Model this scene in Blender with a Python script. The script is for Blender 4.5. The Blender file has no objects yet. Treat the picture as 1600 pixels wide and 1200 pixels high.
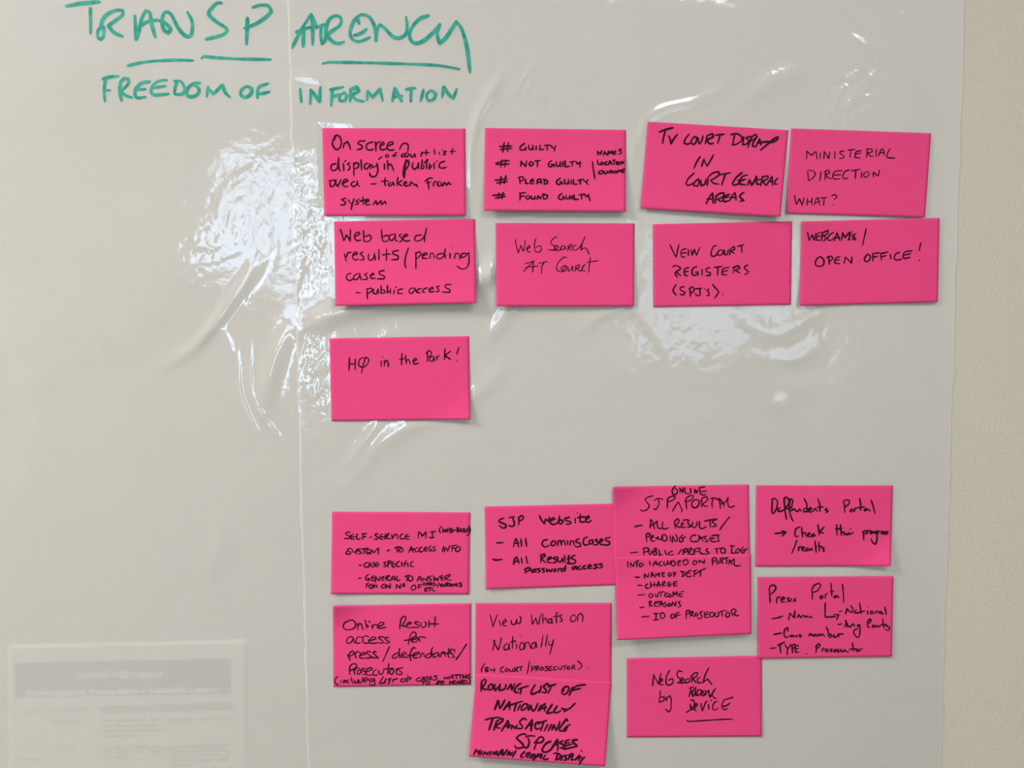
import bpy, math, random
import numpy as np
from mathutils import Vector

# ------------------------------------------------------------------ camera, light, exposure
S = bpy.context.scene
COL = S.collection
F = 1300.0                      # focal length in photo pixels (1600 wide)
DIST = 0.757                    # camera to wall
CAM_Z = 1.50
PITCH = math.atan(0.060)        # looking slightly down
cam_d = bpy.data.cameras.new('camera')
cam_d.sensor_width = 36.0
cam_d.lens = 36.0 * F / 1600.0
cam_d.clip_start = 0.01
cam = bpy.data.objects.new('camera', cam_d)
COL.objects.link(cam)
cam.location = (0, -DIST, CAM_Z)
cam.rotation_euler = (math.pi / 2 - PITCH, 0, 0)
S.camera = cam

vs = S.view_settings
vs.view_transform = 'Standard'
vs.look = 'None'
vs.gamma = 1.0
vs.use_curve_mapping = False
vs.exposure = EXPOSURE = 0.11

world = bpy.data.worlds.new('world')
S.world = world
world.use_nodes = True
world.node_tree.nodes['Background'].inputs[0].default_value = (0.75, 0.85, 1.0, 1)
world.node_tree.nodes['Background'].inputs[1].default_value = 0.3

ROOM_L, ROOM_R, ROOM_F, ROOM_H = -2.3, 2.9, -3.2, 2.6


def area(name, loc, size, color, power, target_dir):
    l = bpy.data.lights.new(name, 'AREA')
    l.shape = 'RECTANGLE'
    l.size, l.size_y = size
    l.color = color
    l.energy = power
    o = bpy.data.objects.new(name, l)
    COL.objects.link(o)
    o.location = loc
    o.rotation_euler = Vector(target_dir).to_track_quat('-Z', 'Y').to_euler()
    return o


# daylight in the two windows of the wall behind the camera, warm panels in the ceiling
WIN = [(-1.22, 2.05, 0.56, 0.66, 0.62), (-0.82, 1.72, 0.24, 1.20, 1.0), (1.0, 1.68, 0.98, 0.66, 0.24)]   # centre x, centre z, width, height, strength
for wx, wz, ww, wh, k in WIN:
    area('daylight', (wx, ROOM_F - 0.05, wz), (ww, wh), (0.52, 0.72, 1.0), 54 * k * ww * wh, (0, 1, 0))
LAMPS = [(-1.45, -0.95, 0.58, 0.58, 59), (0.62, -1.50, 1.18, 0.44, 25)]   # x, y, length, width, power
for lx, ly, lw, lh, lp in LAMPS:
    lamp = area('ceiling_light', (lx, ly, ROOM_H - 0.03), (lw, lh), (1.0, 0.935, 0.825) if lx < 0 else (1.0, 0.975, 0.93), lp, (0, 0, -1))
    lamp.rotation_euler = (0, 0, 0)


# ------------------------------------------------------------------ photo pixel -> place in front of the wall
CP, SP = math.cos(PITCH), math.sin(PITCH)


def ray(u, v):
    x = (np.asarray(u, float) - 800.0) / F
    y = -(np.asarray(v, float) - 600.0) / F
    # camera space (x, y, -1) rotated by the pitch
    return x, CP + y * SP, -SP + y * CP


def at(u, v, h):
    """point on the sight line of pixel (u, v) that lies h metres in front of the wall plane"""
    dx, dy, dz = ray(u, v)
    k = (DIST - np.asarray(h, float)) / dy
    return np.stack([dx * k, -DIST + dy * k, CAM_Z + dz * k], axis=-1)


# ------------------------------------------------------------------ helpers
def link(name, me, parent=None):
    o = bpy.data.objects.new(name, me)
    COL.objects.link(o)
    if parent is not None:
        o.parent = parent
    return o


def mesh_np(name, verts, faces, mat, smooth=False):
    me = bpy.data.meshes.new(name)
    verts = np.asarray(verts, np.float32)
    me.from_pydata([], [], []) if len(verts) == 0 else None
    if isinstance(faces, np.ndarray):
        n, k = faces.shape
        me.vertices.add(len(verts))
        me.vertices.foreach_set('co', verts.ravel())
        me.loops.add(n * k)
        me.loops.foreach_set('vertex_index', faces.astype(np.int32).ravel())
        me.polygons.add(n)
        me.polygons.foreach_set('loop_start', np.arange(0, n * k, k, dtype=np.int32))
        me.polygons.foreach_set('loop_total', np.full(n, k, np.int32))
        me.update(calc_edges=True)
        me.validate()
    else:
        me.from_pydata([tuple(map(float, p)) for p in verts], [], faces)
        me.update()
    if smooth:
        me.polygons.foreach_set('use_smooth', np.ones(len(me.polygons), bool))
    me.materials.append(mat)
    return me


def tag(o, label=None, cat=None, group=None, kind=None):
    if label: o['label'] = label
    if cat: o['category'] = cat
    if group: o['group'] = group
    if kind: o['kind'] = kind
    return o


def box(name, x0, x1, y0, y1, z0, z1, mat, parent=None, kind=None):
    v = [(x, y, z) for x in (x0, x1) for y in (y0, y1) for z in (z0, z1)]
    f = [(0, 1, 3, 2), (4, 6, 7, 5), (0, 4, 5, 1), (2, 3, 7, 6), (0, 2, 6, 4), (1, 5, 7, 3)]
    o = link(name, mesh_np(name, v, f, mat), parent)
    if kind: o['kind'] = kind
    return o


# ------------------------------------------------------------------ materials
def new_mat(name):
    m = bpy.data.materials.new(name)
    m.use_nodes = True
    nt = m.node_tree
    return m, nt, nt.nodes['Principled BSDF']


def N(nt, t, **kw):
    n = nt.nodes.new(t)
    for k, v in kw.items():
        if k in n.inputs.keys():
            n.inputs[k].default_value = v
        else:
            setattr(n, k, v)
    return n


def coords(nt, kind='Object'):
    return nt.nodes.new('ShaderNodeTexCoord').outputs[kind]


def noisy(name, c1, c2, scale, rough, bump=0.0, bscale=None, spec=0.5, bdist=0.001):
    m, nt, b = new_mat(name)
    co = coords(nt)
    n = N(nt, 'ShaderNodeTexNoise', Scale=scale, Detail=5.0, Roughness=0.6)
    nt.links.new(co, n.inputs['Vector'])
    r = nt.nodes.new('ShaderNodeValToRGB')
    r.color_ramp.elements[0].position = 0.3
    r.color_ramp.elements[1].position = 0.7
    r.color_ramp.elements[0].color = (*c1, 1)
    r.color_ramp.elements[1].color = (*c2, 1)
    nt.links.new(n.outputs['Fac'], r.inputs[0])
    nt.links.new(r.outputs[0], b.inputs['Base Color'])
    b.inputs['Roughness'].default_value = rough
    b.inputs['Specular IOR Level'].default_value = spec
    if bump:
        n2 = N(nt, 'ShaderNodeTexNoise', Scale=bscale, Detail=4.0)
        nt.links.new(co, n2.inputs['Vector'])
        bp = N(nt, 'ShaderNodeBump', Strength=bump, Distance=bdist)
        nt.links.new(n2.outputs['Fac'], bp.inputs['Height'])
        nt.links.new(bp.outputs[0], b.inputs['Normal'])
    return m


M_WALL = noisy('wall_paint', (0.46, 0.432, 0.368), (0.50, 0.470, 0.402), 900, 0.65, 0.55, 420, 0.25, 0.0012)
M_ROOM = noisy('room_paint', (0.60, 0.58, 0.54), (0.63, 0.61, 0.57), 40, 0.8, spec=0.2)
M_CEIL = noisy('ceiling_paint', (0.76, 0.78, 0.84), (0.80, 0.82, 0.88), 40, 0.9, spec=0.2)
M_CARPET = noisy('carpet', (0.30, 0.26, 0.18), (0.36, 0.32, 0.23), 300, 0.95, 0.5, 300, 0.1)
M_FRAME = noisy('white_gloss_paint', (0.78, 0.78, 0.76), (0.82, 0.82, 0.80), 30, 0.4)
M_PINK = noisy('pink_paper', (0.60, 0.042, 0.165), (0.655, 0.054, 0.195), 1500, 0.75, 0.10, 1200, 0.18, 0.0003)
M_TYPE = noisy('white_print', (0.88, 0.88, 0.86), (0.9, 0.9, 0.88), 400, 0.8, spec=0.2)
M_PAPER = noisy('white_paper', (0.60, 0.575, 0.50), (0.64, 0.615, 0.54), 400, 0.8, spec=0.2)


def ink_mat(name, c1, c2, rough, scale=260):
    return noisy(name, c1, c2, scale, rough, spec=0.12)


M_INK = ink_mat('black_ink', (0.012, 0.002, 0.006), (0.036, 0.003, 0.015), 0.8, 500)
M_GREEN = ink_mat('green_marker_ink', (0.006, 0.20, 0.15), (0.055, 0.34, 0.265), 0.35, 170)
M_BAND = ink_mat('blue_grey_print', (0.035, 0.070, 0.115), (0.045, 0.085, 0.13), 0.7)
M_GREY = ink_mat('grey_print', (0.20, 0.19, 0.19), (0.23, 0.22, 0.22), 0.7)
M_PRINT = ink_mat('dark_print', (0.004, 0.004, 0.005), (0.008, 0.008, 0.009), 0.7)


def film_mat():
    """thin milky plastic: partly see-through, glossy, finely rippled by cling and creasing"""
    m, nt, b = new_mat('milky_plastic_film')
    b.inputs['Base Color'].default_value = (0.93, 0.91, 0.872, 1)
    b.inputs['Roughness'].default_value = 0.05
    b.inputs['IOR'].default_value = 1.52
    b.inputs['Alpha'].default_value = 1.0
    co = coords(nt)
    mp = N(nt, 'ShaderNodeMapping')
    nt.links.new(co, mp.inputs['Vector'])
    n1 = N(nt, 'ShaderNodeTexNoise', Scale=70.0, Detail=3.0, Roughness=0.5, Distortion=0.8)
    n2 = N(nt, 'ShaderNodeTexNoise', Scale=420.0, Detail=2.0, Roughness=0.5)
    for n in (n1, n2):
        nt.links.new(mp.outputs[0], n.inputs['Vector'])
    b1 = N(nt, 'ShaderNodeBump', Strength=0.25, Distance=0.0006)
    b2 = N(nt, 'ShaderNodeBump', Strength=0.25, Distance=0.00010)
    nt.links.new(n1.outputs['Fac'], b1.inputs['Height'])
    nt.links.new(n2.outputs['Fac'], b2.inputs['Height'])
    nt.links.new(b1.outputs[0], b2.inputs['Normal'])
    nt.links.new(b2.outputs[0], b.inputs['Normal'])
    # opacity: the body of the film lets a part of the light straight through
    out = nt.nodes['Material Output']
    tr = N(nt, 'ShaderNodeBsdfTransparent')
    tr.inputs[0].default_value = (0.97, 0.97, 0.95, 1)
    mx = nt.nodes.new('ShaderNodeMixShader')
    mx.inputs[0].default_value = 0.42
    gl = N(nt, 'ShaderNodeBsdfGlossy', Roughness=0.05)
    fr = N(nt, 'ShaderNodeFresnel', IOR=1.52)
    nt.links.new(b2.outputs[0], gl.inputs['Normal'])
    nt.links.new(b2.outputs[0], fr.inputs['Normal'])
    mg = nt.nodes.new('ShaderNodeMixShader')
    nt.links.new(fr.outputs[0], mg.inputs[0])
    nt.links.new(tr.outputs[0], mg.inputs[1])
    nt.links.new(gl.outputs[0], mg.inputs[2])
    nt.links.new(mg.outputs[0], mx.inputs[1])
    nt.links.new(b.outputs[0], mx.inputs[2])
    nt.links.new(mx.outputs[0], out.inputs['Surface'])
    return m


M_FILM = film_mat()

# ------------------------------------------------------------------ the room
T = 0.12
box('wall_back', ROOM_L - T, ROOM_R + T, 0, T, -T, ROOM_H + T, M_WALL, kind='structure')
box('wall_left', ROOM_L - T, ROOM_L, ROOM_F, 0, 0, ROOM_H, M_ROOM, kind='structure')
box('wall_right', ROOM_R, ROOM_R + T, ROOM_F, 0, 0, ROOM_H, M_ROOM, kind='structure')
box('floor', ROOM_L - T, ROOM_R + T, ROOM_F - T, 0, -T, 0, M_CARPET, kind='structure')
box('ceiling', ROOM_L - T, ROOM_R + T, ROOM_F - T, 0, ROOM_H, ROOM_H + T, M_CEIL, kind='structure')


def wall_front():
    """wall behind the camera with two window openings"""
    xs = sorted([ROOM_L - T, ROOM_R + T] + [w[0] - w[2] / 2 for w in WIN] + [w[0] + w[2] / 2 for w in WIN])
    zs = sorted(set([0.0, ROOM_H] + [w[1] - w[3] / 2 for w in WIN] + [w[1] + w[3] / 2 for w in WIN]))
    V, Fc = [], []
    for i in range(len(xs) - 1):
        for j in range(len(zs) - 1):
            cx, cz = (xs[i] + xs[i + 1]) / 2, (zs[j] + zs[j + 1]) / 2
            if any(abs(cx - w[0]) < w[2] / 2 and abs(cz - w[1]) < w[3] / 2 for w in WIN):
                continue
            b = len(V)
            V += [(x, y, z) for x in (xs[i], xs[i + 1]) for y in (ROOM_F - T, ROOM_F) for z in (zs[j], zs[j + 1])]
            Fc += [tuple(b + k for k in q) for q in [(0, 1, 3, 2), (4, 6, 7, 5), (0, 4, 5, 1), (2, 3, 7, 6), (0, 2, 6, 4), (1, 5, 7, 3)]]
    o = link('wall_front', mesh_np('wall_front', V, Fc, M_ROOM))
    o['kind'] = 'structure'


wall_front()
for i, (wx, wz, ww, wh, k) in enumerate(WIN):
    e = bpy.data.objects.new('window_%d' % (i + 1), None)
    COL.objects.link(e)
    e.location = (0, 0, 0)
    e['kind'] = 'structure'
    x0, x1, z0, z1 = wx - ww / 2, wx + ww / 2, wz - wh / 2, wz + wh / 2
    y0, y1 = ROOM_F - 0.04, ROOM_F + 0.02
    b = 0.045
    box('window_frame', x0, x0 + b, y0, y1, z0, z1, M_FRAME, e)
    box('window_frame', x1 - b, x1, y0, y1, z0, z1, M_FRAME, e)
    box('window_frame', x0 + b, x1 - b, y0, y1, z0, z0 + b, M_FRAME, e)
    box('window_frame', x0 + b, x1 - b, y0, y1, z1 - b, z1, M_FRAME, e)
    box('glazing_bar', x0 + b, x1 - b, y0 + 0.01, y1 - 0.01, wz + wh * 0.18, wz + wh * 0.18 + 0.035, M_FRAME, e)
    box('window_sill', x0 - 0.05, x1 + 0.05, ROOM_F, ROOM_F + 0.12, z0 - 0.03, z0, M_FRAME, e)
for n_, (y0, y1, x0, x1) in enumerate([(-0.016, 0, ROOM_L, ROOM_R)]):
    box('baseboard_back', x0, x1, y0, y1, 0, 0.10, M_FRAME, kind='structure')
for lx, ly, lw, lh, lp in LAMPS:
    e = bpy.data.objects.new('ceiling_lamp', None)
    COL.objects.link(e)
    e.location = (lx, ly, ROOM_H)
    tag(e, 'recessed ceiling lamp behind the photographer, %s' % ('square, left of the camera' if lx < 0 else 'long, right of the camera'), 'lamp')
    a, b, c = lw / 2, lh / 2, 0.02
    for sx, sy, ex, ey in ((-a - c, -b - c, a + c, -b), (-a - c, b, a + c, b + c), (-a - c, -b, -a, b), (a, -b, a + c, b)):
        box('lamp_frame', sx, ex, sy, ey, -0.045, 0, M_FRAME, e)

# ------------------------------------------------------------------ handwriting, traced stroke by stroke
# INK[key] = (crop x, crop y, units per photo pixel, pen width in photo pixels, [(part name, strokes)...])
INK = {}
INK['left_film'] = (100, 0, 4.7059, 6.0, [
('written_heading', "15 45 130 25 260 14|193 60 195 150 195 245|283 190 250 225 250 275 272 292 290 260 290 205 272 182 300 120 370 78 430 75 430 110 370 155 325 190 370 240 430 268|520 115 525 200 530 290 550 230 570 140 600 78 630 95 645 180 670 272|565 190 600 165 640 152 700 150 750 175 783 215 765 242 735 220 722 170 728 110 755 88 790 110 830 190 880 255 920 268 940 240 942 160 907 90|1160 22 1120 25 1070 80 1068 110 1120 160 1190 205 1200 230 1160 258 1045 288|1348 135 1345 230 1342 325|1385 55 1440 38 1500 42 1525 85 1480 130 1400 180 1325 208"),
('underline', "470 483 600 455 800 442 950 445"),
('underline', "1012 428 1030 415 1100 422 1300 434 1520 437"),
('written_line', "285 582 340 565 400 560|305 580 295 660 300 745|290 665 340 663|415 605 410 660 422 738|412 605 440 580 470 580 475 610 440 650 415 665 450 700 500 718|630 600 570 612 530 650 520 690 540 720 600 712|535 660 600 655|755 588 700 595 655 625 640 670 660 698 720 695 770 690|660 645 745 632|830 600 815 650 812 690|810 595 860 600 888 650 870 690 820 695|1000 610 950 615 905 655 905 700 940 712 985 690 990 650 950 620|1060 640 1050 710|1060 650 1100 690 1130 660 1165 625 1185 680 1220 715|1340 635 1305 660 1302 700 1335 715 1370 695 1380 655 1350 635|1500 615 1440 635 1425 665 1422 718|1445 690 1510 675"),
])
INK['right_film'] = (430, 0, 4.7059, 6.0, [
('written_heading', "125 350 190 220 265 105 275 180 275 330|155 235 240 205 330 195|205 340 208 270 207 205|265 105 305 205|310 200 372 178|375 180 340 185 335 260 345 320 370 290 375 200 400 140 450 115 485 140 470 190 400 240 390 270 430 310 470 320 505 308|600 125 570 170 550 240 570 290 620 305 695 275|600 130 615 170|580 260 630 245 670 215|600 125 640 108 690 125 725 180 740 240 740 300 750 220 770 180 810 210 860 265 910 280 960 250 970 190 962 125|1125 115 1060 140 1000 210 990 280 1030 318 1090 300 1160 240 1210 180 1190 250 1210 318 1260 270 1330 160 1370 210 1410 350 1432 530"),
('underline', "350 468 400 458 800 465 1180 480 1355 508"),
('written_line', "185 655 192 750|262 660 258 765|262 660 300 710 325 745 332 640|405 660 500 640|420 665 412 775|420 710 480 695|510 680 475 705 475 740 510 740 525 705 510 680|555 660 550 745|550 660 600 640 615 670 560 700 600 735 650 745|675 735 680 670 715 715 770 655 790 740|860 745 880 650 930 745|870 715 935 705|965 658 1030 648|1000 655 997 745|1090 660 1070 740|1140 665 1112 700 1125 742 1165 730 1182 690 1150 665|1228 710 1240 640 1280 700 1310 720 1335 655"),
])
INK['screen'] = (490, 190, 6.1538, 2.9, [
('written_line', "215 150 185 180 185 230 215 268 250 255 268 200 250 145 215 132 200 150 205 180|285 255 292 205|290 220 325 190 345 230 355 270|495 185 440 190 425 210 470 235 460 260 418 270|570 195 515 215 505 260 540 275 575 265|595 195 600 285|600 235 615 205 640 190|640 235 680 215 670 195 645 215 640 260 665 272 700 260|710 235 765 215 760 195 720 205 705 250 730 275 775 270|825 270 850 220 885 208 910 230 905 290"),
('written_line', "625 362 660 335|715 315 690 325 695 345 720 340 718 318|800 300 778 310 770 345|755 328 795 325|868 308 843 322 848 340 875 337|890 300 875 325 895 340 920 320 900 300|935 312 935 338 960 338 972 310 980 342|1042 290 1032 335|1036 312 1060 295|1082 270 1080 325|1060 300 1110 298|1160 265 1165 315|1208 295 1210 315|1236 268 1238 272|1275 285 1250 290 1270 310 1255 320 1240 318|1335 255 1330 315|1310 290 1365 285"),
('written_line', "215 405 175 415 168 455 195 472 230 440 242 345|240 400 243 450 258 475|285 400 292 475|297 385 312 370|350 395 325 405 350 435 340 462 325 465|385 395 388 522|385 412 415 395 435 415 420 445 390 455|455 365 462 470|520 400 490 415 490 450 515 455 540 410|540 405 548 455|558 410 570 445 605 420|608 400 618 470 595 525 550 525 538 495|680 405 682 460|710 375 715 465|715 430 735 405 755 430 770 475|890 365 868 440 862 500 870 540 880 470 885 400 910 370 915 410 895 450 878 470|955 395 950 440 975 460 1000 430 1008 395 1012 460|1045 365 1035 455 1060 445 1058 420 1038 420|1060 400 1098 362 1085 400 1088 455|1115 405 1112 455 1140 420|1160 395 1158 455|1178 385 1190 378|1260 380 1215 400 1205 440 1240 448 1275 438"),
('written_line', "150 570 220 560 190 620 162 625 155 580|205 560 215 600 232 625 265 555|270 600 330 570 310 550 282 580 290 620 330 625|400 575 370 585 360 610 385 628 415 600 420 570 425 605 443 628|552 600 605 598|690 540 682 580 690 618|648 575 720 572|745 585 715 600 725 620 755 605 765 580 775 618|810 535 800 618|850 565 805 595 850 618|865 600 900 585 880 575 865 600 885 620 910 612|925 618 932 580 950 590 975 615 985 600 1000 632|1070 575 1110 545 1145 545|1095 555 1110 650|1085 590 1130 580|1150 620 1158 585 1185 572|1205 580 1185 600 1205 620 1235 605 1220 580|1240 620 1258 585 1272 600 1278 615 1300 580 1310 605 1325 600"),
('written_line', "310 735 265 750 310 775 295 800 258 800|330 750 360 790|390 740 370 800 362 845|440 745 405 765 435 785 400 800|475 725 475 800|445 765 505 750|495 780 535 760 520 745 495 775 510 800 545 795|570 800 600 760 610 800 650 760 655 800 688 765 697 795"),
])
INK['guilty'] = (740, 190, 6.1538, 3.1, [
('written_line', "295 200 280 295|335 205 325 290|250 240 370 235|258 268 368 258|490 210 450 240 445 265 470 275 505 255 500 245|500 255 502 275|530 225 530 260 555 270 570 245 568 225|568 245 575 275|602 235 600 272|640 225 635 270 675 268|680 230 735 225|708 230 708 275|740 230 765 255|788 230 775 285"),
('written_line', "275 368 260 440|310 365 298 438|210 402 280 380 345 375|220 412 345 408|455 380 455 430|455 380 500 432 510 375|550 385 532 410 550 430 578 405 560 385|590 380 640 375|615 380 612 435|750 375 720 400 720 430 745 435 770 415|740 412 775 412 778 435|795 385 795 420 815 432 832 410 832 385|832 410 840 435|858 385 858 432|880 375 880 435 925 430|925 390 975 382|950 390 948 430|985 385 1000 410 1028 385|1028 385 1022 440"),
('written_line', "265 530 255 605|310 520 295 598|205 565 325 550|220 590 325 575|440 535 448 600|430 540 470 530 485 555 450 575|500 555 500 595 530 595|545 580 580 570 565 550 545 575 555 598 585 595|610 600 615 560 645 552 655 600|612 585 655 580|680 555 680 600|672 555 712 570 705 595 680 602|835 545 800 570 800 595 825 605 850 585|830 580 850 580 855 605|875 555 875 595 900 600 912 575 912 550|912 575 918 602|938 560 938 602|960 555 960 602 1000 602|1000 565 1055 555|1025 560 1025 602|1055 560 1075 580|1100 555 1085 580 1098 605"),
('written_line', "245 685 235 745|285 682 270 742|180 710 300 700|205 735 308 720|440 690 500 682|450 690 445 755|445 720 490 715|515 710 500 730 520 748 545 730 530 710|555 715 558 745 580 745 590 715 595 745|610 745 620 712 640 745 655 710|672 700 672 745|665 695 712 710 705 735 675 748|850 690 820 715 820 740 845 750 870 730|850 722 870 725 875 750|890 710 890 740 912 745 925 715|925 712 928 745|945 715 945 745|965 705 965 748 1010 748|1010 705 1070 695|1040 700 1038 745|1065 700 1088 724 1106 700|1104 702 1112 735 1122 762"),
('written_line', "1142 385 1165 550|1190 285 1195 325|1190 285 1220 315 1232 278|1248 325 1258 285 1278 322|1250 308 1278 305|1290 320 1298 285 1312 305 1328 280 1335 318|1370 280 1348 290 1345 310 1370 315|1350 298 1368 295|1422 265 1395 272 1422 295 1415 308 1395 312|1190 368 1198 415 1220 412|1235 388 1218 400 1230 418 1250 402 1238 388|1282 385 1262 400 1270 415 1290 412|1298 415 1310 378 1330 412|1300 400 1328 400|1335 372 1362 370|1350 372 1350 415|1372 385 1372 412|1392 385 1380 400 1395 415 1408 398 1395 385|1420 410 1422 380 1440 405 1445 378|1225 472 1200 485 1205 502 1235 500 1250 478 1228 470|1255 478 1260 500 1280 495 1285 475|1285 475 1300 495 1310 470|1320 495 1320 470 1340 475 1325 485 1342 495|1355 475 1350 492 1372 495 1378 478 1360 472|1385 492 1392 465 1405 482 1418 462 1425 490|1455 452 1430 465 1425 490 1452 488|1430 475 1452 472"),
])
INK['tv'] = (990, 180, 6.4, 3.4, [
('written_line', "255 170 320 145 395 125|320 150 300 220 290 285|350 205 365 240 375 285 400 240 440 190|555 190 515 240 505 280 540 290 570 275|600 220 575 265 595 295 625 270 630 225 605 215|645 225 655 290 680 260 695 205|735 205 715 290|735 205 790 185 800 215 750 240 730 250 760 285 800 280|820 200 905 190|865 200 840 285|970 195 1030 185 1075 210 1080 250 1040 285 985 300|1010 195 990 300|1100 215 1090 300|1165 210 1120 225 1150 250 1135 285 1095 295|1185 210 1140 325|1170 225 1220 190 1235 210 1190 250 1160 260|1235 215 1195 275 1190 310 1225 315|1225 315 1260 235 1275 300|1230 280 1330 265 1370 268|1270 350 1340 290 1400 240 1445 215 1435 245 1390 270 1360 270"),
('written_line', "665 415 630 470 605 530|680 510 705 435|700 440 735 510 770 450 800 395"),
('written_line', "605 580 550 630 525 680 540 700 580 690 620 665|650 635 610 670 600 705 640 710 655 670 645 635|670 650 675 705 710 690 725 635|745 630 735 700|745 620 790 580 850 565 855 595 810 630 770 650 800 680 850 690|865 595 970 575|920 585 880 700|1085 575 1030 620 990 680 1000 700 1040 690 1070 650|1040 650 1080 655|1140 595 1080 620 1060 690 1120 695|1070 655 1120 640|1140 700 1160 645 1180 700 1210 655 1230 610 1230 690 1270 690|1230 650 1270 640|1290 610 1270 705|1285 620 1345 605 1340 635 1290 660 1320 700|1330 700 1385 610 1390 700|1345 665 1395 660|1440 630 1415 660 1410 690 1440 690"),
('written_line', "725 885 760 815 790 780 795 830 795 880|735 840 800 835|815 880 830 800|820 810 870 780 905 780 895 815 840 840 865 860 885 860|960 790 915 810 895 845 910 865 950 855|910 825 960 815|960 855 990 800 1015 775 1025 850|975 825 1030 820|1105 770 1065 800 1070 825 1105 855 1060 860"),
])
INK['ministerial'] = (1220, 190, 6.1538, 2.2, [
('written_line', "250 280 248 360|250 285 295 325 340 285 348 360|378 300 380 355|415 355 418 285 460 358 470 290|520 290 518 355|610 285 570 285 570 305 605 330 600 350 562 355|645 275 710 268|675 272 665 345|775 280 725 290 712 345 765 350|715 315 770 302|835 260 822 348|820 265 875 262 882 290 830 305 860 330 888 335|920 265 915 335|940 330 960 275 985 262 995 325|950 300 1000 295|1050 260 1020 320 1025 345 1060 350 1098 352"),
('written_line', "258 480 268 570|262 465 320 480 330 510 310 540 270 570|388 480 375 570|430 475 425 560|420 480 460 465 470 490 430 515 455 540 490 550|590 470 520 480 500 530 520 552 570 550|515 515 580 510|660 465 615 480 595 530 610 548 645 545|680 475 760 460|722 470 715 550|780 485 772 545|830 480 800 500 800 535 830 530 850 500 835 478|890 530 890 485 935 525 950 465"),
('written_line', "130 710 150 800 180 740 205 805 225 730|255 735 252 805|300 730 298 800|258 770 298 768|318 805 340 745 360 730 372 805|325 785 380 765|385 735 445 730|418 732 412 805|490 715 520 702 540 720 525 740 512 750|506 803 510 806"),
])
INK['webbased'] = (510, 335, 6.4, 2.6, [
('written_line', "140 150 160 210 175 265 200 205 225 240 238 268 240 150|285 220 335 195 325 175 290 190 280 230 305 262 345 255|370 160 375 270 420 270 450 235 430 205 380 225|550 150 562 260 600 270 630 240 610 205 565 225|680 195 635 210 628 245 655 265 685 225 690 195 690 265 712 262|750 195 725 210 755 240 745 270 725 275|765 230 815 210 800 195 770 215 770 260 800 268 835 262|950 205 895 215 880 250 910 268 960 245 990 190 1000 135|985 195 980 275"),
('written_line', "180 395 200 470|200 425 215 385 250 380|262 410 310 395 295 375 268 395 265 440 295 455 320 445|370 375 335 390 370 425 375 450 335 458|422 395 420 445 445 462 475 430 482 390|482 400 490 460|525 350 525 455|600 345 600 460|560 405 640 395|720 360 665 370 665 395 715 415 715 450 650 455|820 335 790 430 785 500 798 540|895 380 895 540|890 395 930 370 945 400 900 445|955 415 1010 400 995 385 965 400 960 440 1010 440|1035 440 1040 395 1060 385 1075 410 1080 440|1165 390 1115 400 1100 430 1130 445 1170 420 1190 340|1185 400 1190 440|1235 390 1238 438|1258 335 1262 338|1280 440 1290 395 1315 390 1335 415 1335 450|1400 390 1355 390 1345 430 1380 425 1425 380|1425 380 1425 480 1400 535 1350 545 1305 515"),
('written_line', "245 590 210 600 200 640 235 662 270 640|320 590 280 610 270 650 305 650 330 620 335 590|330 595 350 655|410 585 380 600 410 630 400 650 365 650|435 615 480 600 465 585 440 610 445 640 490 640|580 560 530 570 530 595 580 620 575 645 510 645"),
('written_line', "298 782 340 785|405 740 410 845|405 750 450 735 455 765 415 790|470 745 468 790 500 795 515 745|518 745 520 795|548 710 545 790 585 785 580 755 550 755|612 710 608 785 640 760|640 740 642 795|690 730 700 725|680 755 670 795|765 745 720 755 712 790 765 792|880 735 835 745 825 780 855 790 885 750|885 740 905 785|950 740 915 750 905 780 940 785|1010 735 975 745 960 775 985 780|1025 755 1070 745 1060 725 1030 745 1030 775 1075 775|1130 715 1100 725 1125 755 1120 770 1090 770|1245 700 1195 705 1190 730 1235 755 1230 780 1155 775"),
])
INK['websearch'] = (760, 335, 6.4, 1.9, [
('written_line', "290 250 300 320 320 385 345 310 370 370 386 310 385 255|400 350 440 325 425 310 405 340 415 370 440 378|495 240 480 310 490 375 535 375 550 340 535 310 495 330|710 235 695 222 655 255 645 290 680 320 690 345 670 360 615 350|640 358 700 350 720 320 690 310 680 345 710 365 750 345|775 310 745 325 745 355 775 345 785 315 790 355|810 360 825 310|810 320 850 295 855 320 820 335 855 360|900 305 870 320 865 355 900 355 945 310 985 225|985 225 955 300 945 360 975 335 1000 345 1028 400"),
('written_line', "385 495 480 465|480 465 420 520 368 575|468 470 462 580|390 530 520 515|525 490 610 470|578 480 555 520 552 590|805 432 770 430 720 480 700 530 715 565 760 570 790 520|780 510 745 540 765 570 800 555 800 515 775 510|815 520 820 570 850 545 860 515 865 570|885 570 895 515|890 520 930 500 925 530 895 540 940 570 970 520|985 500 960 530 955 560 990 565|1040 430 1030 500 1022 580|1000 480 1120 462"),
])
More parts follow.
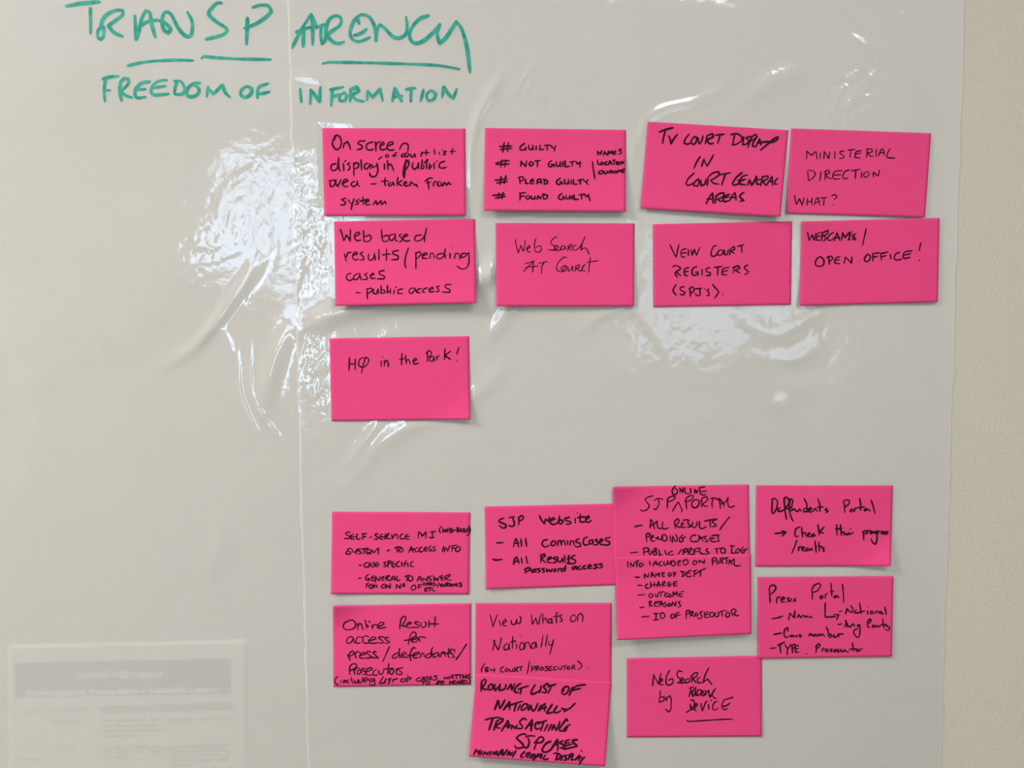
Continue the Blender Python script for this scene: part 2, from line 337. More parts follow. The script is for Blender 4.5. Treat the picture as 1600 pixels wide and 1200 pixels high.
INK['vein'] = (1000, 335, 6.4, 2.7, [
('written_line', "300 305 360 430 390 300|465 345 420 355 410 390 420 425 450 425|420 388 462 382|485 350 482 412|512 350 520 410 545 350 565 410 598 330|765 312 735 320 710 380 715 415 745 418 780 385|800 355 772 385 785 408 820 400 830 365 805 352|845 355 840 400 870 400 885 350|905 345 895 405|900 350 940 320 950 345 910 370 945 390|978 320 1040 303|1015 312 1020 380"),
('written_line', "330 530 345 510 395 525 405 545 360 575 410 615|365 565 350 590 375 628|490 530 450 545 445 600 475 615|450 575 485 568|570 520 525 545 520 600 550 610 580 585|550 580 580 575 582 612|620 548 622 610|700 530 660 545 665 570 705 585 700 610 660 612|740 530 820 520|780 525 775 610|890 530 830 545 820 600 870 605|830 572 880 560|945 520 930 590|925 535 980 515 1000 535 950 560 1000 585|1080 505 1045 520 1050 545 1085 570 1075 590 1045 600"),
('written_line', "360 700 330 760 362 808|445 722 405 728 405 755 450 780 440 805 400 800|500 735 505 820|490 745 520 725 545 745 530 775 500 785|555 745 620 738|598 740 600 800 580 815 550 795|645 742 655 748|690 745 670 760 690 785 690 810 665 812|725 700 790 775 745 840|825 800 832 804"),
])
INK['webcams'] = (1240, 330, 6.4, 2.7, [
('written_line', "140 210 155 295 185 235 205 290 225 215|275 215 240 225 225 290 265 290|235 255 280 245|290 210 280 295|285 220 345 190 340 225 295 245 330 265 300 300|400 210 350 250 340 290 375 290 410 260|405 295 435 215 460 290|415 265 465 262|480 290 490 215 515 265 555 210 560 290|545 290 580 200|625 225 590 240 590 260 625 275 580 285|605 240 612 290|725 175 690 340", ),
('written_line', "245 462 220 500 222 540 265 552 300 530 300 485 270 458 240 465|350 450 358 535|330 465 375 450 395 475 360 505|465 455 420 470 410 520 465 525|415 492 460 485|505 520 518 458 580 520 582 455|740 430 708 470 715 502 750 498 770 460 750 430|790 425 795 500|795 425 860 415|795 460 840 450|870 430 880 490|870 425 945 408|878 455 925 445|968 430 972 480|1060 412 1020 430 1005 470 1030 488 1080 480|1185 395 1110 410 1095 460 1110 472 1165 462|1100 440 1170 425"),
('written_line', "1272 320 1255 395|1255 490 1262 494"),
])
INK['hq'] = (500, 515, 6.4, 2.5, [
('written_line', "295 280 290 410|352 290 352 405|295 345 352 343|440 278 395 300 390 360 430 375 475 345 485 295 455 275 440 330 425 380 415 435|612 310 612 370|622 270 628 274|642 310 645 365|645 335 665 305 680 330 683 372|820 235 815 355|795 300 850 290|855 255 862 345|862 315 885 295 905 345|930 320 970 300 955 285 930 310 940 345 985 338|1075 230 1075 320|1060 240 1085 208 1115 225 1105 260 1078 275|1130 265 1100 280 1095 310 1125 320 1140 275 1148 318|1165 265 1172 305|1170 280 1195 255|1250 190 1245 300|1305 215 1250 260 1305 298|1388 178 1368 245|1368 312 1372 316"),
])
INK['selfservice'] = (530, 815, 14.545, 2.5, [
('written_line', "245 250 200 238 145 260 150 290 210 320 245 350 215 385 115 385|325 285 270 310 250 350 280 395 345 395|265 345 380 345|410 275 395 380 430 405 495 375|540 275 530 410|520 280 625 272|535 345 610 340|685 365 745 345|885 275 820 285 810 310 860 340 890 375 850 400 795 400|985 285 935 310 920 370 955 398 1000 395|935 350 1040 340|1050 270 1040 400|1040 400 1100 320 1130 260 1110 265 1060 340 1090 385 1170 385|1190 290 1210 385 1260 300 1300 280 1320 330 1335 400|1450 280 1390 310 1385 365 1420 400 1490 375|1565 285 1510 315 1500 370 1540 400 1590 395|1510 345 1600 335|@630 815 14.545|345 245 345 385|345 245 375 240 430 330 520 230 515 380|610 240 740 222|665 245 660 370|595 350 640 375 715 350|880 108 830 150 820 210 850 255|895 150 905 245 945 175 960 240 995 165|995 165 1010 240|995 175 1040 160|1000 205 1040 200|1060 150 1065 250 1130 235 1125 200 1075 195 1120 165 1075 145|1140 195 1210 190|1220 135 1225 240 1270 215 1240 190 1270 150 1225 130|1280 235 1310 160 1330 235|1285 210 1335 210|1395 160 1350 170 1390 210 1350 240|1400 165 1400 240 1440 240|1400 200 1430 195|1450 160 1450 235 1490 215 1490 170 1450 155|1480 95 1515 150 1515 240 1480 300 1435 325"),
('written_line', "265 605 185 630 190 660 265 700 250 735 165 735 150 700 180 680|290 620 305 680 345 695 385 665 410 615 390 690 370 740|490 620 430 635 420 655 495 690 490 720 425 740|520 625 655 605|580 620 545 740|700 630 630 640 605 690 640 735 700 715 640 690|715 740 730 640 790 710 870 610 895 600 888 740|1090 665 1145 645|1260 605 1330 580 1430 590|1320 590 1318 700|1410 595 1350 650 1380 690 1430 680 1450 620 1410 590|@630 815 14.545|120 700 160 620 185 565 230 705|145 655 250 620|325 585 270 620 265 670 295 690 340 665|430 580 370 610 365 670 400 690 450 665|530 570 480 610 475 650 510 670 545 660|485 625 560 615|640 555 585 575 580 600 640 640 620 665 570 655|735 560 675 580 680 600 735 630 720 660 650 665|925 565 885 680|935 690 950 600 975 600 1010 670 1055 560 1065 545|1115 550 1105 680|1100 560 1220 530|1110 605 1190 600|1245 560 1190 620 1200 670 1240 680 1290 640 1285 580 1240 560"),
('written_line', "@550 870 16|180 215 240 210|400 140 320 170 300 215 340 260 400 250 430 215|420 260 440 140 480 250|430 205 500 200|560 135 510 150 560 200 540 250 500 250|660 140 600 150 580 190 600 250 660 240|590 200 690 190|850 130 795 140 810 170 850 210 830 245 790 245|900 115 895 265|880 125 950 105 975 135 905 190|1040 115 1000 160 1000 225 1030 255 1085 235|1000 185 1085 180|1190 110 1120 150 1110 210 1150 245 1190 240|1245 130 1248 245|1310 245 1320 140 1370 90|1290 180 1395 165|1395 160 1400 255|1525 115 1470 150 1460 220 1500 250 1550 235"),
('written_line', "@550 870 16|165 540 225 530|415 445 350 490 340 560 385 585 435 560|380 535 435 545 430 610|550 470 490 510 490 575 520 595 570 585|490 530 560 520|580 600 590 490 650 580 690 590 700 490|800 485 750 520 755 580 800 595|760 535 820 525|860 480 850 590|850 490 930 460 940 480 870 530 920 590 970 595|960 600 1020 480 1060 500 1070 590|990 555 1070 550|1130 480 1110 560 1130 600 1210 580|1320 495 1430 455|1380 480 1370 610|1450 470 1410 530 1420 590 1470 605 1520 560 1510 500 1450 465|@640 870 16|190 610 230 500 270 490 290 600|205 565 290 555|325 610 335 530 400 570 430 600 450 500|540 480 470 500 480 530 550 560 530 600 460 600|595 470 615 600 655 530 690 600 750 480|820 460 780 500 800 590 850 580|790 530 850 520|880 480 885 600|880 490 990 440 1015 450 990 490 900 540 960 580 1050 580"),
('written_line', "@550 870 16|360 670 355 775|350 680 430 660|365 720 420 710|490 680 440 720 440 770 480 785 520 740 490 680|545 690 545 775 560 700|580 640 600 620|620 700 585 720 630 745 600 775|810 680 735 730 750 780 800 775 840 720 810 680|850 795 860 700 945 780 960 670|1105 800 1110 690 1205 790 1215 670|1280 670 1260 700 1290 720 1320 690 1290 660|1260 740 1325 730|@640 870 16|110 700 45 750 45 810 90 835 150 800 150 730 105 700|225 700 215 810|215 710 310 685|215 760 300 750"),
('written_line', "@640 870 16|390 650 345 670 350 710 390 710|405 710 440 640 465 710|410 685 470 680|510 645 470 665 510 690 480 712|560 640 530 670 540 710 575 705|535 675 575 670|620 640 590 655 660 690 640 715 590 712|740 640 690 760|820 680 765 700 770 740 810 740 845 700 820 680|850 690 855 740 890 730 905 680|890 670 960 640|930 650 920 740|990 660 950 690 960 735 1000 730|1030 670 1005 700 1025 735 1055 700 1030 670|1065 740 1080 680 1110 720 1140 670 1150 735|1190 660 1165 690 1175 735 1210 730|1170 700 1210 690|1300 650 1240 665 1300 710 1290 740 1240 738|440 765 385 790 380 860 450 850|385 815 440 805|450 780 540 760|510 775 505 855|600 760 550 800 570 840 640 855"),
])
INK['sjpweb'] = (745, 780, 6.9565, 3.1, [
('written_line', "295 205 245 225 245 245 310 275 320 300 290 315 240 285|350 200 415 190|390 200 410 270 385 295 345 285|460 200 455 280|450 205 490 175 510 195 495 220 460 240|680 180 700 220 735 270 745 215 780 240 790 195|800 240 850 215 835 200 800 225 800 260 840 275 880 250 900 180|900 180 890 260 915 270 940 240 920 225 895 235|1010 195 955 210 965 230 1020 245 1020 268 970 270|1070 205 1070 260|1090 148 1096 152|1125 160 1120 240 1150 250 1180 240|1095 200 1180 190|1180 225 1225 200 1215 180 1185 205 1190 245 1215 250 1250 230"),
('written_line', "215 475 290 472|400 520 410 460 430 425 455 520|410 480 460 475|480 435 488 512|530 425 542 512|770 440 725 450 710 490 740 520 790 500|830 450 805 480 815 505 845 500 860 465 835 450|880 505 885 455 910 450 920 500 925 455 950 450 965 500|985 450 990 495|1015 500 1018 455 1050 455 1060 495|1115 430 1080 445 1080 465 1120 480 1130 510 1090 518 1065 505|1205 410 1165 430 1158 480 1185 500 1215 490|1260 440 1222 455 1222 485 1250 485 1262 445 1268 490|1310 435 1285 445 1320 470 1305 495 1270 495|1330 475 1370 445 1355 430 1335 455 1345 495 1375 490|1450 415 1400 425 1395 445 1445 465 1435 495 1370 498"),
('written_line', "175 650 205 662 275 655|400 710 410 650 435 630 460 700|405 680 460 672|485 635 492 698|535 620 545 675 555 700|700 610 695 690|690 615 735 595 745 615 700 650 750 690|765 660 815 640 800 625 768 650 775 690 815 690|870 625 830 640 870 665 850 690 815 690|880 630 880 670 910 685 935 640 940 685|955 610 960 680|1000 610 995 665 1010 690|985 650 1030 640|1065 610 1030 625 1035 645 1075 665 1065 695 1010 702 975 690"),
('written_line', "525 755 530 808|520 760 570 745 585 765 535 790|630 760 595 775 600 795 630 785 640 755 645 795|690 750 655 760 690 780 665 798|735 750 705 760 740 780 715 798|755 755 765 790 785 765 805 790 820 755|850 755 830 775 845 792 865 770 850 755|885 750 885 790 890 760 912 750|945 750 915 765 920 785 950 775 965 715 962 780|1070 730 1035 745 1040 765 1065 755 1078 725 1085 765|1125 725 1095 745 1110 765 1140 755|1180 720 1150 740 1165 760 1195 750|1210 740 1245 725 1230 710 1208 730 1215 755 1250 750|1310 705 1270 715 1310 735 1285 755 1265 750|1365 700 1325 708 1370 728 1345 748 1320 745"),
])
INK['portal'] = (975, 755, 16, 2.6, [
('written_line', "1290 65 1215 150 1205 220 1235 285 1290 280 1335 220 1320 150 1260 130|1395 115 1405 235|1395 120 1470 230 1480 100|1525 115 1520 210 1560 260 1600 265|@1065 755 14.545|140 245 175 240|200 110 215 240|295 235 295 130 340 225 370 150|405 90 415 190 450 260 550 265|410 100 530 85|440 190 565 180"),
('written_line', "715 315 600 350 525 395 560 460 625 550 610 620 540 680 450 690 400 655|755 430 850 380 975 405|850 400 875 480 850 580 790 660 740 635|1090 400 1080 630|1070 430 1120 360 1200 325 1280 335 1270 380 1190 440 1100 460|1210 700 1290 570 1360 465 1410 580 1455 690 1435 720|@1065 755 14.545|95 400 115 590|75 410 130 320 220 280 265 290 250 350 180 400 120 410|310 375 240 430 235 510 280 560 350 540 400 470 390 400 330 370 295 375|455 370 460 545|430 400 490 330 570 315 595 350 560 410 480 470 520 520 585 520|650 355 740 335 850 385|715 350 690 450 700 560|850 340 870 450 880 580|850 340 900 400 955 470 960 540|880 475 960 450 1020 400 1060 320|1060 320 1050 430 1070 530 1130 545 1205 515"),
('written_line', "270 1090 350 1065 460 1055|650 1115 665 1000 660 905 710 950 765 1140|660 1070 740 1030 830 940|830 940 830 1050 870 1130 960 1130|970 965 955 1060 970 1130 1020 1145 1110 1115|1270 950 1270 1050 1290 1130|1260 960 1330 895 1375 920 1370 970 1320 1030 1290 1050 1370 1100 1430 1090|@1065 755 14.545|20 880 0 930 0 990 40 1010 95 1000|5 935 60 925|40 840 120 830 170 845 130 900 215 970 200 990 135 995|250 880 245 980 290 1020 340 960 350 870|410 870 400 950 420 1020 480 1030 565 985|515 865 650 835 805 810|645 850 655 1000|800 820 700 860 700 885 790 950 780 975 695 985|1090 765 980 900 865 1060"),
('written_line', "@975 825 16|560 170 555 260 575 355|550 190 580 140 640 135 650 170 620 210 570 240|690 260 740 200 710 190 665 240 680 310 720 330 770 315|780 250 870 250|820 290 840 210 890 290 940 280 950 180|960 190 965 310|960 180 1000 160 1060 200 1075 270 1030 325 980 325|1160 190 1165 340|1210 360 1220 200 1280 330 1330 330 1330 240 1290 160|1470 175 1400 240 1385 320 1420 350 1470 320 1480 255|1440 260 1545 220|@1065 825 14.545|330 160 250 170 200 230 220 300 290 310 360 305|375 300 400 230 390 170 440 220 490 305|390 245 490 210 570 180|570 180 510 210 520 240 600 290 580 315 530 310|640 215 650 270 700 310 760 310 870 295|650 240 750 235|680 180 800 160 855 170 820 220 850 280"),
('written_line', "@975 825 16|165 620 345 605|490 500 500 690|480 505 590 500 620 540 590 580 520 600|640 560 620 620 650 670 690 620 700 560 710 640|750 540 750 680|745 530 800 505 810 550 760 590 810 600 820 650 760 680|870 540 890 640 870 680 960 665|1020 555 1060 675|1215 575 1120 620 1100 660 1140 680 1250 665|1440 530 1350 665|1485 560 1480 665|1470 560 1540 515 1590 540 1560 590 1490 610|@1065 825 14.545|60 500 30 605|30 530 90 465 130 490 110 530 55 555|150 510 150 600|150 490 210 455 240 480 170 540 210 600 300 600|290 500 275 595|270 500 340 470|280 545 370 530|350 460 410 460 430 480 390 520 450 580 540 600|605 470 560 490 560 520 625 560 600 590 450 595|755 480 850 460|800 470 805 585|900 450 890 540 930 575 990 560 990 490 940 455 860 470|1140 380 1135 570 1230 570|1100 410 1215 415|1270 480 1230 520 1240 570 1290 560 1330 490 1280 460|1400 430 1360 500 1365 560 1410 570 1430 510|1400 510 1495 475"),
])
INK['portal2'] = (975, 825, 16, 2.5, [
('written_line', "90 840 100 990|160 860 165 990|165 870 235 970 265 850|320 830 320 975|290 850 350 815 380 830|310 900 360 890|400 890 380 950 420 970 485 920 450 880 400 885|640 830 655 935|730 950 750 850 800 900 860 920|785 820 840 900|940 830 870 880 890 930 960 945|1010 830 990 900 1040 930 1080 890 1090 820|1100 820 1100 890 1140 910 1160 830|1180 830 1190 930|1170 830 1250 830 1285 890 1240 945 1190 940|1370 820 1340 880 1350 930 1420 930|1350 870 1420 860|1350 825 1430 820|1480 820 1490 910|1470 820 1560 790 1600 830 1600 880 1540 920 1490 910|@1065 825 14.545|300 740 255 780 270 830 310 830 345 780 320 740 280 745|395 800 395 730 510 800 520 720|700 690 705 850|690 710 740 670 800 690 770 740 720 760|820 740 790 780 810 815 850 800 850 760 820 740|890 690 890 800|870 710 920 670 960 700 900 750 950 810|960 690 1060 670|1025 690 1025 810|1070 820 1090 720 1150 830|1080 780 1140 750 1195 700|1195 700 1195 830 1240 860 1335 855"),
('written_line', "@985 885 12.8|95 215 190 218|285 240 280 150 350 220 370 130|410 220 430 110 480 215|415 180 480 175|505 215 510 140 545 180 575 120 575 215|630 130 640 205 690 205|630 125 685 120|635 165 680 160|770 130 755 160 775 200 810 180 815 140 775 125|870 130 870 210|850 125 920 120|865 165 910 155|1040 110 1050 200|995 100 1070 110 1095 150 1070 190 1020 205|1215 80 1140 110 1120 170 1150 210 1225 190|1130 140 1200 130|1280 90 1275 210|1250 95 1340 75|1270 150 1320 140 1410 80 1515 38|1405 90 1395 200"),
('written_line', "@985 885 12.8|145 378 245 380|350 350 310 375 305 420 345 440 375 420|410 310 405 430|480 310 480 410|410 380 530 360|530 415 560 300 600 410|540 380 640 360|640 315 650 410|640 320 690 300 690 330 650 360 710 400|790 310 750 340 750 390 790 400 800 360 770 355|810 350 850 350|870 310 870 395 935 390|870 310 940 300|870 355 935 345"),
('written_line', "@985 885 12.8|150 575 285 562|410 540 370 570 380 620 430 615 455 575 410 540|500 550 505 600 540 605 560 550|550 530 620 510 690 515|610 530 610 610|740 530 690 560 695 600 740 605 770 590|790 545 760 580 785 620 820 590 790 545|850 610 855 510 895 570 930 500 950 605|980 540 985 600 1050 605|1000 510 1075 500|985 560 1040 550"),
('written_line', "@985 885 12.8|185 830 285 812|375 710 390 810|365 710 410 690 430 715 385 750 440 800|480 750 530 720 500 700 470 770 510 800 550 795|520 710 590 700 550 760|590 800 620 690 660 800|600 760 660 750|710 710 670 730 720 770 690 810 660 800|770 740 740 780 780 800 810 760 775 740|830 800 840 710 900 790 915 700|1000 700 960 710 970 740 1005 780 990 805 950 810"),
('written_line', "@985 885 12.8|225 1010 380 998|345 1048 350 1052|460 945 560 940|515 945 510 1070|455 1075 570 1060|600 950 610 1040|590 945 650 930 690 980 670 1030 615 1040|840 950 805 990 825 1040 870 1020 870 970 835 950|905 960 910 1035|895 955 970 920|905 995 1000 965|@1060 940 15.238|180 250 185 415|175 270 210 210 265 215 270 260 200 300|285 250 280 375|270 260 340 235 360 260 290 310 380 355|430 270 390 310 420 345 470 320 450 275|580 240 520 250 515 280 560 350 540 395 490 410 455 385|620 250 620 360 680 380 730 370|620 260 730 245|620 310 710 300|800 250 745 290 760 360 820 360 850 290 800 250|880 260 875 340 920 370 960 320 945 250|965 260 1090 210 1150 230|1035 240 1045 350|1180 250 1130 300 1140 360 1190 365 1225 300 1180 250|1260 210 1280 280 1300 350|1245 220 1310 175 1370 200 1365 240 1320 290 1380 335 1440 325"),
])
INK['defend'] = (1170, 750, 6.6667, 3.0, [
('written_line', "245 195 240 340|235 210 265 190 298 220 290 290 260 345 240 345|325 290 300 310 310 330 350 320 380 300|380 300 420 230 400 180 370 190 375 300 392 410|395 300 440 290 460 210 430 195 420 290 435 370 462 430|440 320 470 300 490 320 510 330 530 300 545 325|600 290 570 310 575 335 610 320|575 195 600 240 610 335|620 325 655 300 640 285 615 310 635 335 670 325|670 325 690 295 710 325|720 195 740 260 740 325|710 285 775 280|815 295 795 310 825 325 805 340"),
('written_line', "995 240 1000 340|980 235 1000 210 1045 210 1045 245 1000 285|1075 300 1050 320 1065 335 1085 315 1075 300|1100 330 1105 300 1125 290|1155 190 1165 260 1165 320|1130 290 1205 280|1225 295 1200 310 1210 325 1240 305 1265 325|1275 210 1300 290 1315 352"),
('written_line', "275 558 385 545|345 530 388 545 345 585|530 490 490 510 480 560 490 590 520 585|550 490 560 595|560 560 585 545 600 590|610 575 640 560 625 548 610 570 625 592 650 585|680 560 655 575 665 590 695 575|720 465 735 575|785 490 735 540 775 550|740 540 775 555|915 465 920 580|905 510 970 505|955 465 965 580|965 550 990 540 995 575 1015 555|1015 555 1025 575 1045 545 1050 570 1090 545|1055 508 1062 512|1190 535 1198 620|1185 540 1225 525 1225 550 1198 570|1235 560 1240 530 1262 525|1280 530 1262 545 1275 560 1295 545 1282 530|1330 530 1300 545 1320 560 1335 535|1335 530 1335 620 1320 672 1290 650 1272 610|1345 560 1350 535 1370 530|1375 550 1395 535 1380 555 1400 560|1425 535 1405 545 1420 560 1405 565|1450 535 1430 545 1450 560 1425 565"),
('written_line', "500 628 475 700 448 762|520 735 522 700 545 695|550 720 580 705 565 695 550 720 570 738 590 730|610 705 595 715 620 735 595 740|625 710 635 735 655 710 665 735|690 635 702 755|730 645 735 740|715 690 760 690|765 700 750 700|785 705 765 715 790 735 770 745"),
])
INK['press'] = (1170, 890, 6.6667, 2.8, [
('written_line', "215 210 222 345|210 210 225 170 260 162 282 185 265 225 225 260|290 348 295 295 330 285|340 320 375 300 360 285 335 310 345 340 380 335|425 290 400 300 425 325 400 335|450 300 430 325 440 335|490 300 470 310 492 325 455 332|660 220 662 308|655 215 680 165 730 145 750 165 720 215 670 240|765 270 740 285 750 305 775 290 765 268|795 300 800 260 820 250|855 140 862 220 865 275|845 230 890 225|905 270 885 285 900 292 920 272 942 292|975 152 985 240 988 340"),
('written_line', "240 512 290 505 352 485|415 525 425 450 470 500 480 430 480 500|505 500 520 470 540 500|545 500 560 480 575 480 590 498 600 480 620 498|640 485 635 498 662 495|795 350 795 495 905 490|885 470 938 468 915 522|945 435 968 432|@1295 935 15.238|400 370 430 240 500 320 560 330 570 240 520 175|660 275 610 310 620 350 670 340 690 360|735 110 770 360|600 350 690 340 850 300|920 300 930 370|920 208 930 212|1010 300 985 330 1010 370 1055 350 1050 310 1010 300|1110 370 1120 300 1180 310 1190 355 1240 310 1290 375 1230 350|1335 200 1370 385"),
('written_line', "@1170 890 6.6667|930 572 970 565|@1295 935 15.238|375 680 410 600 395 510 450 650 430 690|380 650 450 640|450 640 510 690 560 620 590 610 620 670|730 620 680 640 690 670 735 650|735 630 745 750 730 880 690 940 630 890 590 800 620 750 690 720|1000 510 940 520 920 600 930 680 980 690|960 490 1005 500 990 560 940 600|1070 630 1030 660 1060 695 1090 665 1060 640|1110 640 1130 690 1170 640 1190 680 1250 630|1280 490 1310 700|1240 630 1360 620|1380 620 1340 640 1440 690 1450 730 1400 760 1345 740"),
('written_line', "262 675 345 660|405 605 375 625 368 680 385 710 420 695|385 610 410 615 402 645|450 680 430 690 445 700 470 685 478 700|500 680 490 695 510 700|520 680 545 680 525 700 550 700|625 690 640 665 660 690|665 670 680 695 700 670 705 695|715 695 730 670 745 690 765 670 790 695|808 600 825 640 832 700|832 690 850 670 868 685 850 710 832 700|890 680 880 700 905 705 925 685|940 700 930 675 985 670"),
('written_line', "225 820 285 815|300 790 375 755|325 780 332 865|375 780 405 830|440 780 405 830 400 885|450 785 455 870|445 790 480 775 480 805 455 825|520 790 485 795 485 860 520 860|490 825 515 822|598 875 602 880|705 800 700 865|695 800 730 770 745 785 720 815 705 825|765 855 770 825 790 822|815 825 795 840 810 858 830 840 815 825|870 825 845 835 872 850 845 858|885 845 910 830 890 835 890 858 915 855|935 830 918 845 935 858 955 845|960 830 965 850 985 855 1000 830|1000 830 1015 855 1040 855|1080 762 1090 850|1050 830 1120 825|1130 825 1115 840 1130 855 1145 840 1130 825|1155 855 1160 830 1185 825"),
])
INK['online'] = (535, 955, 12, 2.4, [
('written_line', "150 165 200 170 245 230 240 290 190 335 100 350 40 330 15 290 40 220 120 180 175 160|280 225 290 355|285 300 310 235 350 240 390 350|425 165 460 325|470 260 490 300|490 190 525 210|550 250 565 335|560 310 600 250 650 260 665 300|660 295 770 250 775 215 720 210 660 270 670 315 740 320 820 295|1070 260 1080 335|1075 320 1090 200 1110 130 1160 95 1190 120 1170 190 1110 270|1110 275 1170 290|@630 955 12|0 275 60 285|60 260 150 230 150 210 100 215 60 265 80 305 150 305|300 205 225 200 215 225 300 270 290 300 150 305|335 215 330 270 370 305 420 280 430 230 395 195|480 170 485 300|485 235 670 240|600 105 590 295"),
('written_line', "200 490 130 480 75 550 90 600 150 595 200 520 205 500 215 590 270 590|380 490 290 485 250 550 270 600 340 595|490 480 430 460 380 510 390 580 440 600 500 590|490 560 630 520 620 490 560 490 495 550 520 600 600 600 670 590|780 485 690 480 680 505 770 570 750 600 680 590|870 500 800 490 800 520 890 580 870 600 790 590|@630 955 12|20 550 250 515|240 465 235 410 190 390 150 420 120 500 95 620|150 545 270 510 250 480 190 490 150 530 170 575 250 575|250 575 295 510 320 575|290 500 330 480 425 500"),
('written_line', "100 820 150 930|110 850 140 780 190 745 215 770 190 820 120 850|220 770 260 885|240 810 270 760 330 775|330 840 440 800 420 780 360 790 320 840 340 880 430 880|530 765 470 750 450 780 540 850 520 875 430 880|630 770 600 750 570 780 680 880 600 870 520 860|885 660 820 800 755 950|1040 780 960 820 935 870 990 880 1050 820 1075 695|1070 700 1065 800 1080 885|1100 840 1200 800 1180 770 1120 790 1100 850 1140 865 1250 860|@630 955 12|225 690 180 690 130 790 130 850 145 930|75 830 250 820|180 840 310 790 290 770 210 790 180 840 210 875 290 870|320 870 340 800 385 790 400 860|500 790 430 830 420 870 480 875 520 840 525 740 560 670|530 720 540 800 580 870|640 770 560 820 570 870 640 840 660 780 680 860|700 860 720 780 770 760 790 850|740 790 890 790|860 690 840 830 860 870|970 770 960 720 900 720 870 750 970 860 900 870|1185 615 1090 770 985 915"),
('written_line', "135 1090 140 1195|130 1110 150 1020 220 985 265 1000 250 1060 140 1120|210 1080 230 1185|225 1120 260 1070 310 1065|330 1090 275 1140 300 1190 360 1140 330 1085|430 1080 380 1070 370 1100 440 1150 430 1190 380 1180|450 1140 560 1090 540 1060 470 1080 440 1150 480 1200 560 1195|640 1090 590 1120 570 1180 610 1205 660 1190|680 1110 690 1170 740 1190 780 1100|870 980 850 1180|770 1085 960 1070|900 1100 880 1160 930 1190 970 1110 910 1080|1010 1080 1015 1190|1010 1120 1050 1060|1135 1060 1070 1070 1060 1100 1120 1160 1100 1190 1040 1185|1218 1200 1222 1205"),
('written_line', "@510 1045 13.333|240 160 190 200 175 260 200 320 250 325|300 240 315 300|355 235 365 300 390 235 430 295|480 230 430 240 430 290 480 290|520 180 530 260 560 300 600 260 570 230|600 290 640 290 680 260|700 240 650 230 660 290 710 290 750 250 745 165|745 200 800 280 790 200 840 180|830 270 860 200 900 260|980 205 920 200 905 260 950 265 995 210 1010 290 1000 345 930 345 900 300|1190 165 1150 220 1105 300 1190 295 1225 250 1240 200 1215 300|1350 200 1285 220 1320 260 1300 300 1270 300|1370 235 1480 205|1395 225 1380 295|@620 1045 13.333|150 200 85 230 90 275 150 265 185 220 150 195|210 200 205 285|200 200 250 175 300 190 270 220 210 245|228 130 234 136|495 180 410 210 400 250 450 260 500 240|500 260 560 160 600 250|520 220 600 215|650 160 600 180 660 210 620 240|720 160 680 180 690 230 730 220|690 195 740 190|850 145 770 150 840 200 800 235 740 225|985 170 990 220 1040 170 1060 215 1100 150|1100 215 1160 120 1180 210|1120 180 1190 175|1190 130 1370 125|1250 150 1240 210|1330 140 1310 210|1370 210 1380 130 1430 200 1440 120|1530 115 1470 140 1460 200 1520 190 1540 165 1490 165"),
('written_line', "@620 1045 13.333|520 270 620 250|580 260 540 325|660 260 620 280 620 325 670 320 685 280 655 255|820 320 870 245 900 270 830 290 890 310 830 325|960 245 920 260 920 320 980 315|920 285 1005 265|1110 250 1095 320|1160 245 1150 310|1100 290 1170 280|1230 245 1180 250 1175 320 1220 315|1180 280 1230 275|1240 320 1280 240 1300 320|1250 290 1310 285|1330 250 1320 320|1320 250 1380 240 1380 270 1330 285 1390 320|1400 240 1400 315|1400 240 1460 250 1460 290 1400 320|1510 220 1530 270 1480 325"),
])
INK['view'] = (730, 930, 6.6667, 2.2, [
('written_line', "240 205 255 270 268 330 290 260 318 195|335 260 345 320|365 300 410 270 395 250 370 280 370 315 410 320|460 260 465 300 500 305 515 250 520 295 550 290 560 240 545 215|668 200 675 265 680 305 715 235 730 300 745 300 768 195|785 190 790 295|790 260 820 235 832 290|870 245 845 260 850 295 875 280 880 240 885 300|925 180 930 290|895 225 960 215|945 180 940 195|990 200 960 215 985 250 985 270 965 275|1100 205 1075 240 1085 275 1120 270 1135 225 1100 200|1150 270 1155 210 1180 188 1205 220 1200 280"),
('written_line', "265 575 290 470|270 465 300 530 325 572 345 500 355 440|420 500 385 530 385 570 425 560 435 505 440 570|475 430 470 560|445 490 510 475|510 500 515 560|562 418 567 424|565 495 545 530 555 572 590 555 590 510 565 490|600 560 605 495 640 490 660 550|700 490 670 515 670 555 705 545 715 490 725 550|790 420 770 545|835 410 815 535|850 480 850 520 880 515 900 460|900 460 880 540 860 618"),
('written_line', "185 710 152 760 152 805|190 760 190 800|180 760 215 750 215 770 190 780 225 790 190 802|240 765 250 785 285 775|285 760 280 805|380 745 350 765 350 798 385 800|410 760 392 780 405 800 430 780 410 760|440 765 445 795 470 790 475 760|475 790 485 795|495 760 492 798|490 760 525 750 520 770 495 778 530 795|530 750 580 742|560 748 558 785|650 685 625 820|675 745 670 795|665 745 705 740 705 760 675 775|720 745 718 790|715 745 745 738 745 755 720 765 755 785|780 745 760 765 775 785 800 765 780 745|840 738 810 748 840 765 825 785 805 785|885 740 850 745 850 785 885 780|850 762 880 760|930 740 900 755 905 780 935 775|950 745 950 770 980 775 985 740|990 740 1040 732|1015 740 1012 775|1060 740 1035 755 1050 775 1075 758 1060 738|1095 735 1090 775|1090 735 1120 728 1120 745 1095 755 1130 770|1150 685 1190 720 1190 750 1155 775|1250 758 1258 764"),
])
